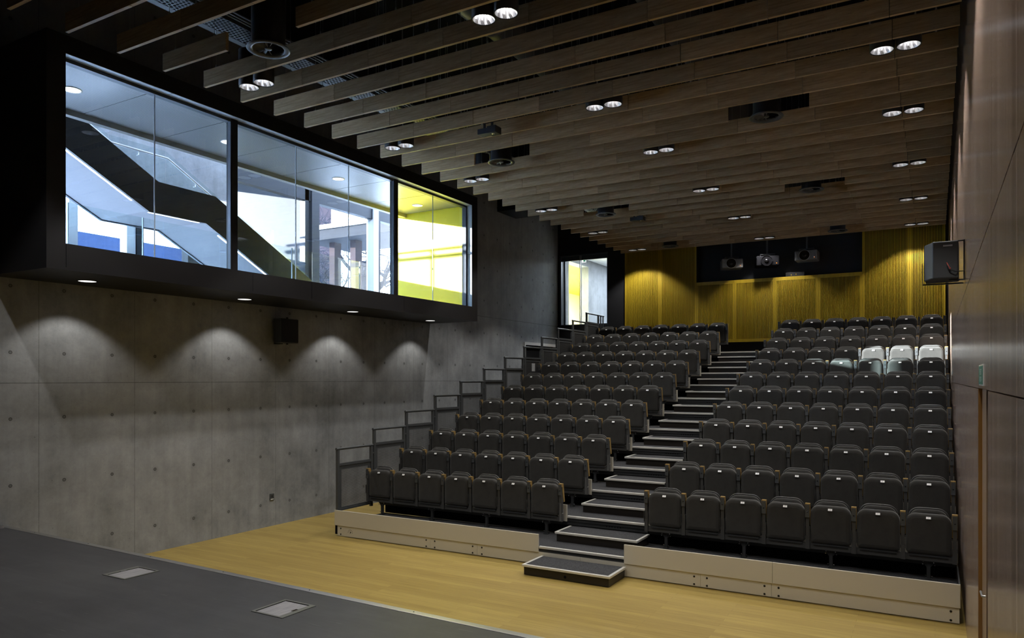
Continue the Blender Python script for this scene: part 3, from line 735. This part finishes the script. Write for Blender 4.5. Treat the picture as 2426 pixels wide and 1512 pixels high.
# ------------------------------------------------------------------ seats
def rrect(w, z0, z1, rt, rb, y, inset=0., n=6, camber=0.):
    w -= inset; z0 += inset; z1 -= inset; rt = max(.004, rt - inset); rb = max(.004, rb - inset)
    P = []
    for cx, cz, r, a0 in ((w - rt, z1 - rt, rt, 0), (-w + rt, z1 - rt, rt, PI / 2), (-w + rb, z0 + rb, rb, PI), (w - rb, z0 + rb, rb, 1.5 * PI)):
        for k in range(n + 1):
            a = a0 + PI / 2 * k / n
            P.append((cx + r * math.cos(a), y, cz + r * math.sin(a)))
    return P
def densify(P, top_bow=.0):
    return P
SW = .2165
mb = MB()
rings = []
for y, ins in ((.000, .050), (.003, .026), (.010, .010), (.020, .003), (.034, .0), (.070, .0), (.084, .006), (.09, .02)):
    rings.append(rrect(SW, .282, .722, .098, .035, y, ins, 7))
mb.pillow(rings); me_pad = mb.mesh('seat_pad', M['fabric'])
mb = MB(); rings = []
for y, ins in ((.092, .03), (.098, .012), (.108, .0), (.135, .0), (.145, .015)):
    rings.append(rrect(.184, .36, .757, .10, .04, y, ins, 7))
mb.pillow(rings); me_back = mb.mesh('backrest', M['fabric'])
mb = MB(); rg = rrect(.190, .34, .764, .105, .03, .150, 0, 8)
tz = [p for p in rg]
mb.tube([(p[0], .146, p[2]) for p in rg], .0105, 8, closed=True)
rings = [rrect(.190, .34, .764, .105, .03, .146, .0, 8), rrect(.186, .34, .76, .105, .03, .158, .006, 8)]
mb.pillow(rings); me_shell = mb.mesh('back_shell', M['steel_mid'])
def plate_mesh(n):
    q = lambda z, o: -.0075 + (z - .672) * .5 - o
    mb = MB()
    mb.prism([(q(.669, 0), .669), (q(.699, 0), .699), (.03, .699), (.012, .669)], -.027, .027, 'x', 1)
    mb.prism([(q(.6725, .001), .6725), (q(.6955, .001), .6955), (q(.6955, 0), .6955), (q(.6725, 0), .6725)], -.0225, .0225, 'x', 0)
    vs, fs = letter_mesh(str(n), .0165)
    mb.add([(v[0], q(v[1] + .684, .0015), v[1] + .684) for v in vs], fs, 1)
    return mb.mesh('number_plate', [M['white_plate'], M['black_ink']])
plates = {n: plate_mesh(n) for n in range(1, 15)}
# armrest stand: post, hinge cheeks, upright wooden arm with dark front plate
mb = MB(); mb.box(-.018, .018, .012, .045, .205, .60); mb.box(-.022, .022, .008, .05, .205, .36)
mb.box(-.027, -.0225, -.004, .05, .33, .47); mb.box(.0225, .027, -.004, .05, .33, .47)
me_post = mb.mesh('arm_post', M['steel_mid'])
mb = MB(); mb.prism([(.008, .735), (.064, .735), (.110, .478), (.078, .474), (.046, .60), (.03, .69), (.008, .69)], -.026, .026, 'x'); me_arm = mb.mesh('arm_pad', wood('arm oak', (.26, .165, .055), (.37, .245, .085), (20, 20, 3), .45, .4))
mb = MB(); mb.box(-.0232, .0232, .0, .008, .575, .723); mb.prism([(.008, .70), (.03, .69), (.046, .60), (.078, .474), (.07, .46), (.045, .48), (.02, .56), (.008, .58)], -.018, .018, 'x')
mb.lathe([(.008, 0), (.007, -.003), (0, -.003)], (0, -.0005, .64), 10, axis='y', mi=1)
me_plate = mb.mesh('arm_bracket', [M['rail_grey'], M['bolt']])
mb = MB(); mb.lathe([(.007, 0), (.006, -.01), (0, -.01)], (0, 0, 0), 8, axis='y'); me_bolt = mb.mesh('bolt', M['chrome'])
def arm(root, x):
    p = link('armrest', me_post, root, (x, 0, 0))
    link('arm_pad', me_arm, p); link('arm_bracket', me_plate, p)
    return p
def cap(w): return w[0].upper() + w[1:]
NL = ['by the guard rail', 'second from the guard rail', 'third from the guard rail', 'fourth seat from aisle', 'third seat from aisle', 'second seat from aisle', 'beside the aisle']
NR = ['beside the aisle', 'second seat from aisle', 'third seat from aisle', 'fourth seat from timber wall', 'third seat from timber wall', 'second seat from timber wall', 'nearest the timber wall']
for i in range(1, 13):
    for side in (0, 1):
        xa, pt = (-7.990, .4975) if side == 0 else (-3.262, .4925)
        Y, Z = ny(i) + .65, nz(i)
        blk = 'block by concrete wall' if side == 0 else 'block by timber wall'
        for k in range(7):
            x = xa + pt * (k + .5)
            lit = 'sunlit ' if (side == 1 and ((i == 9 and k >= 4) or (i == 8 and k in (3, 4, 5)))) else ''
            s = thing('folding_seat', '%scharcoal folding seat %s, %s, %s' % (lit, (NL if side == 0 else NR)[k], rown(i), blk), 'seat', (x, Y, Z), 'folding seats in the ' + blk)
            p = link('seat_pad', me_pad, s); link('number_plate', plates[14 - k if side == 0 else 7 - k], p)
            b = link('backrest', me_back, s); link('back_shell', me_shell, b)
            arm(s, -pt / 2)
            if k == 6: arm(s, pt / 2)
        # beam with legs under each half row
        bmn = thing('seat_support', 'dark steel beam on four legs under the %s of seats, %s' % (rown(i), blk), 'seat support', (xa, Y, Z), 'steel beams under the seats')
        mb = MB(); mb.box(-.02, pt * 7 + .02, .030, .085, .207, .272); mb.obj('beam', M['steel_mid'], bmn)
        mb = MB()
        for k in range(7): mb.box(pt * k + .06, pt * (k + 1) - .06, .016, .03, .258, .278)
        mb.obj('stop_bars', M['steel_dark'], bmn)
        for k in (0, 2, 4, 6):
            x = pt * (k + .5)
            mb = MB(); mb.box(x - .018, x + .018, .07, .105, .0, .17); mb.box(x - .03, x + .03, .05, .115, .0, .012); mb.prism([(x - .018, .13), (x - .075, .212), (x + .075, .212), (x + .018, .13)], .075, .10, 'y')
            lg = mb.obj('leg', M['steel_dark'], bmn)
            for dx, dz in ((-.05, .19), (.05, .19), (-.055, .165), (.06, .16), (-.03, .045), (.034, .04)): link('bolt', me_bolt, lg, (x + dx, .072, dz))
        # row letter on the aisle end panel
        if side == 0:
            t = thing('aisle_end_panel', 'grey end panel with row letter on the aisle side of the %s' % rown(i), 'end panel', (-4.508, Y, Z), 'lettered end panels along the aisle')
            mb = MB(); mb.prism([(.0, .215), (.075, .215), (.085, .36), (.055, .385), (.02, .40), (.0, .47)], -.008, .022, 'x'); bevel(mb.obj('panel', plain('end panel grey', (.10, .10, .10), .5), t), .004, 2)
            mb = MB(); mb.box(.0222, .024, .022, .07, .315, .375); vs, fs = letter_mesh('ABCDEFGHIJKLM'[i - 1], .05)
            mb.add([(.0245, v[0] + .046, v[1] + .345) for v in vs], fs, 1); mb.obj('row_letter', [plain('letter plate', (.35, .34, .31), .5), M['black_ink']], t)

# ------------------------------------------------------------------ guard rails at the wall end of the tiers
GXR = -8.045
for i in range(1, 13):
    y, z = ny(i), nz(i)
    lab = {1: 'dark guard rail with perforated panel at the front row, beside the concrete wall', 12: 'topmost dark guard rail with perforated panel, in front of the rear window'}.get(i, 'dark guard rail with perforated panel beside the %s of seats' % rown(i))
    t = thing('guard_rail', lab, 'guard rail', (GXR, y, z), 'guard rails up the wall end')
    ya, yb = .012, .838
    z0 = .16 if i > 1 else .16
    zb = .0 if i > 1 else .0
    mb = MB(); mb.box(-.02, .02, ya, ya + .045, -.02, 1.085); mb.obj('post', M['rail_grey'], t)
    mb = MB(); mb.box(-.02, .02, yb - .045, yb, .10, 1.085); mb.obj('post', M['rail_grey'], t)
    ye = yb + .015 if i < 12 else yb + .36
    mb = MB(); mb.tube([(0, ya - .012, 1.10), (0, ye, 1.10)], .021, 12); mb.obj('top_rail', M['rail_grey'], t)
    mb = MB(); mb.box(-.018, .018, ya + .045, yb - .045, .835, .875); mb.obj('mid_rail', M['rail_grey'], t)
    mb = MB(); mb.box(-.006, .006, ya + .045, ya + .10, .165, .835); mb.box(-.006, .006, yb - .10, yb - .045, .165, .835); mb.box(-.006, .006, ya + .10, yb - .10, .775, .835); mb.box(-.006, .006, ya + .10, yb - .10, .165, .185); mb.box(-.018, .018, ya + .045, yb - .045, .135, .165)
    mb.obj('panel_frame', M['rail_grey'], t)
    mb = MB(); mb.add([(0, ya + .10, .185), (0, yb - .10, .185), (0, yb - .10, .775), (0, ya + .10, .775)], [(0, 1, 2, 3)]); mb.obj('perforated_panel', M['perf'], t)
    mb = MB(); mb.box(-.015, .015, yb, yb + .035, .96, .985); mb.box(.0, .2, ya + .005, ya + .035, -.04, .0); mb.box(.0, .2, yb - .04, yb - .01, -.04, .0) if i > 1 else None; mb.obj('bracket', M['rail_grey'], t)
    if i == 12:
        for yy in (yb + .15, yb + .31):
            mb = MB(); mb.box(-.014, .014, yy - .014, yy + .014, -.02, 1.085); mb.obj('post', M['rail_grey'], t)

# ------------------------------------------------------------------ ceiling baffles
BZ, BH, BT = 5.852, .19, .035
BXA, BXB = -7.42, .212
JX = [BXA] + [-6.372 + k for k in range(7)] + [BXB]
by = lambda j: 4.064 + .5262 * j
GAPS = {2: [0], 11: [0, 1], 19: [0, 1], 27: [0, 1]}
wire_mb = MB(); wire_mb.tube([(0, 0, .0), (0, 0, 1.6)], .0022, 5); wire_mb.lathe([(.008, 0), (.01, .015), (.004, .04), (0, .045)], (0, 0, -.0), 8)
me_wire = wire_mb.mesh('hanger_wire', M['alu_dull'])
board_me = {}
def baffle(j, ids, lab):
    t = thing('ceiling_baffle', lab, 'ceiling baffle', (0, by(j), BZ), 'timber ceiling baffles')
    for k in ids:
        a0, b0 = JX[k] + .003, JX[k + 1] - .003
        key = k
        if key not in board_me:
            mb = MB(); mb.box(-(b0 - a0) / 2, (b0 - a0) / 2, 0, BT, 0, BH); board_me[key] = mb.mesh('board', M['baffle'])
        link('board', board_me[key], t, ((a0 + b0) / 2, 0, 0))
        for x in (a0 + .2, b0 - .2): link('hanger_wire', me_wire, t, (x, BT / 2, BH))
for j in range(-4, 29):
    n = 29 - j
    base = 'timber ceiling baffle, %s from the slatted back wall' % ordn(n) if n > 1 else 'timber ceiling baffle nearest the slatted back wall'
    if j in GAPS:
        if len(GAPS[j]) == 1: parts = [([0], 'short end piece, concrete wall side'), ([2, 3, 4, 5, 6, 7], 'long piece past the air diffuser')]
        else: parts = [([0], 'short end piece, concrete wall side'), ([2, 3, 4], 'middle piece between diffusers'), ([6, 7], 'end piece, timber wall side')]
        for ids, l in parts: baffle(j, ids, '%s of timber ceiling baffle, %s from back wall' % (l, ordn(n)))
    else: baffle(j, range(8), base)

# twin downlights
def can(root, x):
    mb = MB(); mb.lathe([(.118, .42), (.118, -.002), (.112, -.006), (.106, -.002), (.106, .004)], (0, 0, 0), 32); mb.disc((0, 0, .42), .118, 32)
    h = mb.obj('housing', M['black_panel'], root, (x, 0, 0))
    prof = [(.106, .0), (.100, .035), (.088, .085), (.070, .13), (.048, .155), (.03, .16)]
    mb = MB(); n = 40; vs = []
    for q, (r, hh) in enumerate(prof):
        for k in range(n):
            rr = r * (1 - (.075 if (k // 2) % 2 else 0) * (0 if q == 0 else 1)); a = 2 * PI * k / n; vs.append((rr * math.cos(a), rr * math.sin(a), hh))
    fs = [(q * n + k, q * n + (k + 1) % n, (q + 1) * n + (k + 1) % n, (q + 1) * n + k) for q in range(len(prof) - 1) for k in range(n)]
    mb.add(vs, fs); rf = mb.obj('reflector', M['reflector'], h)
    mb = MB(); mb.lathe([(.034, .158), (.034, .11), (.024, .095), (0, .092)], (0, 0, 0), 16); mb.obj('lamp', M['lamp'], h)
    return h
def spot(name, loc, power, col, half=52, blend=.18, r=.05, parent=None):
    l = D.lights.new(name, 'SPOT'); l.energy = power; l.color = col; l.spot_size = math.radians(2 * half); l.spot_blend = blend; l.shadow_soft_size = r
    o = D.objects.new(name, l); C.objects.link(o); o.location = loc
    if parent is not None: o.parent = parent
    return o
SLOT = [3.5, 8.5, 12.5, 17.5, 22.5, 27.5]
COLS = [(-6.85, 'line nearest the bay window'), (-3.60, 'middle line of the ceiling'), (-.355, 'line nearest the timber wall')]
LAMP = (1., .965, .90)
proto = None
for q, sl in enumerate([-1.5] + SLOT):
    for cxx, ln in COLS:
        yy = by(sl) + .0175
        lab = 'twin round downlight, %s from the slatted back wall, %s' % (ordn(len(SLOT) - q + 1), ln) if q < 6 else 'twin round downlight close to the slatted back wall, %s' % ln
        if proto is None:
            proto = thing('twin_downlight', lab, 'downlight', (cxx, yy, BZ + .008), 'twin downlights between the baffles')
            can(proto, -.123); can(proto, .123); reg(proto); t = proto
        else: t = dup(proto, (cxx, yy, BZ + .008), lab)
        spot('downlight_beam', (-.123, 0, -.02), 80., LAMP, parent=t)
        spot('downlight_beam', (.123, 0, -.02), 80., LAMP, parent=t)

# swirl diffusers on black plenum cans
def diffuser(x, y, z, lab):
    t = thing('air_diffuser', lab, 'air diffuser', (x, y, z), 'swirl air diffusers in the ceiling')
    mb = MB(); mb.lathe([(.165, .0), (.165, CEIL - z - .003)], n=36); mb.obj('plenum', M['black_panel'], t)
    mb = MB(); mb.lathe([(.165, .012), (.208, .010), (.213, .0), (.205, -.008), (.168, -.006), (.152, .004), (.150, .03)], n=40); mb.obj('flange', M['rail_grey'], t)
    mb = MB(); mb.lathe([(.0, -.002), (.03, -.002), (.036, .006), (.036, .03)], n=20)
    for k in range(14):
        a = 2 * PI * k / 14; c, s = math.cos(a), math.sin(a)
        P = lambda r, w, h: (r * c - w * s, r * s + w * c, h)
        mb.add([P(.034, -.004, .006), P(.150, -.012, .006), P(.150, .014, .028), P(.034, .006, .022)], [(0, 1, 2, 3)])
    mb.obj('vanes', M['rail_grey'], t)
    mb = MB(); mb.disc((0, 0, .09), .16, 32); mb.obj('damper', M['void'], t)
dl = ['air diffuser nearest the stage, above the bay window end', 'air diffuser by the far end of the bay window', 'air diffuser over the upper rows, concrete wall side', 'air diffuser close to the back wall, concrete wall side']
diffuser(-5.80, by(2) + .05, 5.745, dl[0])
for (x, j, l) in ((-5.88, 11, dl[1]), (-5.88, 19, dl[2]), (-5.87, 27, dl[3]), (-1.89, 11, 'air diffuser nearest the stage, timber wall side'), (-1.92, 19, 'air diffuser over the upper rows, timber wall side'), (-1.93, 27, 'air diffuser close to the back wall, timber wall side')):
    diffuser(x, by(j) + .0175, 5.822, l)

# services above the baffles
ct = thing('cable_tray', 'perforated metal cable tray running above the baffles near the bay window', 'cable tray', (-6.92, 7, 6.4))
mb = MB(); mb.add([(-.15, -9, 0), (.15, -9, 0), (.15, 11.8, 0), (-.15, 11.8, 0)], [(0, 1, 2, 3)]); mb.obj('tray_base', M['tray'], ct)
mb = MB(); mb.box(-.154, -.15, -9, 11.8, -.003, .06); mb.box(.15, .154, -9, 11.8, -.003, .06); mb.box(-.42, -.22, -9, 11.8, .1, .105); mb.obj('tray_sides', M['rail_grey'], ct)
mb = MB()
for dx in (.22, .27, .33): mb.tube([(dx, -9, .02), (dx, 11.8, .02)], .012, 6)
mb.obj('conduits', M['rail_grey'], ct)
for nm, x, z, r, lb in (('round_duct', -4.872, 7.1, .27, 'dark round air duct above the baffles, nearer the bay window'), ('round_duct', -2.872, 7.1, .27, 'dark round air duct above the baffles, nearer the timber wall')):
    d = thing(nm, lb, 'duct', (x, 8, z), 'air ducts above the baffles')
    mb = MB(); mb.lathe([(r, -10), (r, 10.8)], n=24, axis='y'); mb.obj('duct_pipe', plain('duct', (.06, .06, .065), .4, .7), d)
    mb = MB(); mb.lathe([(r, -.02), (r + .02, -.02), (r + .02, .02), (r, .02)], n=24, axis='y'); cm = mb.mesh('duct_collar', plain('duct collar', (.08, .08, .085), .4, .7))
    for k in range(17): link('duct_collar', cm, d, (0, -10 + 1.25 * k, 0))
# small ceiling sensors / spot heads
def head(x, y, z, lab):
    t = thing('ceiling_camera', lab, 'camera', (x, y, z), 'small black cameras under the baffles')
    mb = MB(); mb.box(-.16, .02, -.07, .05, 0, .075); mb.box(-.0, .14, -.09, .07, -.01, .085); bevel(mb.obj('body', M['black_panel'], t), .006, 2)
    mb = MB(); mb.lathe([(.022, -.011), (.02, -.018), (0, -.018)], (.07, -.03, 0), 14); mb.obj('lens', M['chrome'], t)
    mb = MB(); mb.box(-.10, -.075, -.012, .012, .07, .34); mb.box(.02, .045, -.012, .012, .08, .34); mb.obj('arm', M['black_panel'], t)
head(-5.27, by(8.0) + .27, 5.78, 'small black twin camera head hanging under the baffles, near the bay window'); head(-5.44, by(20) + .2, 5.78, 'small black camera head hanging under the baffles, over the upper rows')

# soffit downlights under the bay
for k, y in enumerate((5.201, 7.569, 9.94, 12.265)):
    t = thing('soffit_downlight', ORD[k + 1] + ' round downlight under the window bay, counting from the stage', 'downlight', (-9.01, y, BZ0), 'downlights under the window bay')
    mb = MB(); mb.lathe([(.125, .002), (.125, -.004), (.10, -.006), (.098, .0)], n=30); mb.obj('rim', M['black_panel'], t)
    mb = MB(); mb.disc((0, 0, -.0035), .098, 30); mb.obj('lens', emit('soffit lamp glow', (1, .97, .93), 1.6), t)
    spot('soffit_beam', (0, 0, -.03), 32., (1., .96, .88), half=54, blend=.38, r=.03, parent=t)

# ------------------------------------------------------------------ projectors and box in the back recess
def projector(x, y, z, m, lab, rz, s=1., ring=None):
    t = thing('projector', lab, 'projector', (x, y, z), 'projectors hanging at the back wall', rz); t.scale = (s, s, s)
    mb = MB(); mb.box(-.26, .26, 0, .42, -.12, .12); bevel(mb.obj('body', m, t), .03, 3)
    mb = MB(); mb.lathe([(.118, .0), (.118, -.03), (.128, -.03), (.128, .0)], (-.03, 0, 0), 32, axis='y'); mb.obj('lens_ring', ring or M['alu_dull'], t)
    mb = MB(); mb.disc((-.03, -.012, 0), .118, 32, axis='y'); mb.lathe([(.05, -.012), (.05, -.028), (0, -.03)], (-.03, 0, 0), 24, axis='y'); mb.obj('lens', M['lens'], t)
    mb = MB(); mb.box(-.17, .17, .08, .34, .16, .175); mb.box(-.17, -.14, .1, .13, .12, .16); mb.box(.14, .17, .1, .13, .12, .16); mb.tube([(0, .2, .17), (0, .2, 1.1)], .022, 10); mb.obj('ceiling_mount', M['rail_grey'], t)
    mb = MB(); mb.box(.185, .2, -.003, 0, -.07, -.055); mb.obj('status_light', M['orange_led'], t)
    return t
projector(-4.44, 18.88, 5.36, M['proj_grey'], 'grey projector with round lens hanging in the recess, nearest the rear window', .35)
projector(-3.58, 18.90, 5.36, M['void'], 'black projector hanging in the recess between the two grey ones', .3, 1.05, M['void'])
projector(-2.70, 18.88, 5.42, M['proj_grey'], 'grey projector with round lens hanging in the recess, nearest the timber wall', .0)
ab = thing('equipment_box', 'low black equipment box on top of the slat panels in the recess', 'equipment box', (-3.0, YB + .02, 4.963))
mb = MB(); mb.box(-.22, .22, .0, .16, .0, .11); bevel(mb.obj('case', M['black'], ab), .006, 2)
mb = MB(); mb.box(-.09, -.075, -.003, 0, .03, .06); mb.box(.02, .035, -.003, 0, .04, .07); mb.obj('knobs', M['slat'], ab)

# ------------------------------------------------------------------ wall speakers, socket, sign
sp = thing('wall_speaker', 'black box loudspeaker on the concrete wall below the window bay', 'loudspeaker', (-9.30, 8.65, 3.225))
mb = MB(); mb.prism([(-.12, -.15), (.09, -.19), (.09, .19), (-.12, .15)], -.2, .2, 'z'); bevel(mb.obj('cabinet', M['cloth_speaker'], sp), .01, 2)
mb = MB(); mb.box(.088, .1, -.178, .178, -.188, .188); mb.obj('grille', M['black'], sp)
mb = MB(); mb.box(-.214, -.10, -.03, .03, .2, .212); mb.box(-.214, -.10, -.03, .03, -.212, -.2); mb.box(-.215, -.205, -.06, .06, -.212, .212); mb.lathe([(.018, .2), (.018, .225), (0, .225)], (.03, 0, 0), 12); mb.lathe([(.018, -.2), (.018, -.225), (0, -.225)], (.03, 0, 0), 12); mb.obj('bracket', M['black_panel'], sp)
s2 = thing('wall_speaker', 'black loudspeaker with trailing red cable on a yoke, high on the timber wall', 'loudspeaker', (.0, 8.62, 3.62))
mb = MB(); mb.prism([(.20, -.16), (.215, .20), (-.085, .27), (-.095, .02), (-.02, -.17)], -.185, .185, 'z'); bevel(mb.obj('cabinet', M['cloth_speaker'], s2), .012, 2)
mb = MB(); mb.box(-.06, .19, .262, .275, -.17, .17); mb.obj('grille', M['black'], s2)
mb = MB(); mb.box(.245, .258, -.09, -.05, -.2, .2); mb.box(.12, .25, -.09, -.05, .188, .197); mb.box(-.115, .25, .10, .15, -.213, -.203); mb.box(-.115, -.106, .02, .17, -.213, .0); mb.box(.12, .25, -.09, -.05, -.2, -.19); mb.obj('yoke_bracket', M['steel_dark'], s2)
mb = MB(); mb.box(.07, .15, -.1725, -.166, .13, .145); mb.obj('handle_recess', M['alu_dull'], s2)
mb = MB(); mb.tube([(.10, -.168, -.03), (.112, -.182, -.055), (.12, -.184, -.075), (.125, -.184, -.085)], .0035, 8); mb.lathe([(0, 0), (.009, 0), (.009, .014), (0, .014)], (.127, -.184, -.1), 10); mb.obj('red_plug', M['red'], s2)
mb = MB(); mb.tube([(.10, -.17, -.04), (.12, -.2, -.1), (.17, -.2, -.125), (.23, -.14, -.12), (.25, -.10, -.115)], .005, 8); mb.obj('cable', M['black'], s2)
so = thing('wall_socket', 'small metal power socket low on the concrete wall', 'socket', (XL + .001, 8.543, .48))
mb = MB(); mb.box(0, .012, -.045, .045, -.055, .055); bevel(mb.obj('plate', M['rail_grey'], so), .003, 2)
mb = MB(); mb.box(.012, .014, -.03, .03, -.043, -.03); mb.obj('switch', M['white'], so)
mb = MB(); mb.box(.012, .0135, -.014, .014, -.005, .03); mb.obj('outlet', M['black_ink'], so)
sg = thing('exit_sign', 'green exit sign with white lettering on the timber wall above the door', 'sign', (XR - .001, 5.56, 2.395))
mb = MB(); mb.box(-.006, 0, -.24, .24, 0, .134); mb.obj('sign_board', M['white_plate'], sg)
mb = MB(); mb.box(-.0072, -.0061, -.228, .228, .009, .125); mb.obj('sign_face', M['green'], sg)
mb = MB()
for txt, zz, sz in (('FIRE EXIT', .086, .052), ('KEEP CLEAR', .04, .044)):
    vs, fs = letter_mesh(txt, sz); mb.add([(-.0078, -v[0], v[1] + zz) for v in vs], fs)
mb.obj('lettering', M['white_plate'], sg)

# ------------------------------------------------------------------ lights
def area(name, loc, rot, sx, sy_, power, col):
    l = D.lights.new(name, 'AREA'); l.shape = 'RECTANGLE'; l.size = sx; l.size_y = sy_; l.energy = power; l.color = col
    o = D.objects.new(name, l); C.objects.link(o); o.location = loc; o.rotation_euler = rot; return o
sd = Vector((1, .465, -.22)).normalized()
l = D.lights.new('sun', 'SUN'); l.energy = 70.; l.angle = math.radians(.35); l.color = (1., .98, .96)
o = D.objects.new('sun', l); C.objects.link(o); o.rotation_euler = sd.to_track_quat('-Z', 'Y').to_euler(); o.location = (-40, -5, 20)
area('corridor_light', (-8.4, 23.5, 6.36), (0, 0, 0), .6, 4, 420, (.80, .88, 1.))
area('side_room_light', (-12, 24, 6.1), (0, 0, 0), 2, 6, 3200, (1, 1, .95))
for k, y in enumerate((5.17, 7.50, 9.87, 12.2)): spot('foyer_beam', (-9.29, y, FC - .02), 14, (1, .95, .85), half=55, blend=.3, r=.06)
# sky
w = D.worlds.new('sky'); bpy.context.scene.world = w; w.use_nodes = True; nt = w.node_tree
bg = nt.nodes['Background']; bg.inputs[0].default_value = (.52, .68, 1., 1); bg.inputs[1].default_value = 33.

# ------------------------------------------------------------------ camera
F = 1739.
cam = D.cameras.new('camera'); co = D.objects.new('camera', cam); C.objects.link(co)
cam.sensor_width = 36.; cam.sensor_fit = 'HORIZONTAL'; cam.lens = F / 2426 * 36; cam.shift_x = 0.; cam.shift_y = (897.2 - 756) / 2426.
cam.clip_start = .05; cam.clip_end = 300
co.location = (0, 0, 2.44); co.rotation_euler = (PI / 2, 0, math.atan((2215 - 1213) / F))
S = bpy.context.scene
S.camera = co
vs = S.view_settings
vs.view_transform = 'Standard'; vs.look = 'None'; vs.gamma = 1.; vs.use_curve_mapping = False; vs.exposure = 0.
cy_ = S.cycles
cy_.max_bounces = 8; cy_.diffuse_bounces = 4; cy_.glossy_bounces = 4; cy_.transmission_bounces = 4; cy_.transparent_max_bounces = 12
cy_.sample_clamp_indirect = 8.; cy_.caustics_reflective = False; cy_.caustics_refractive = False; cy_.blur_glossy = .3
cy_.use_denoising = True
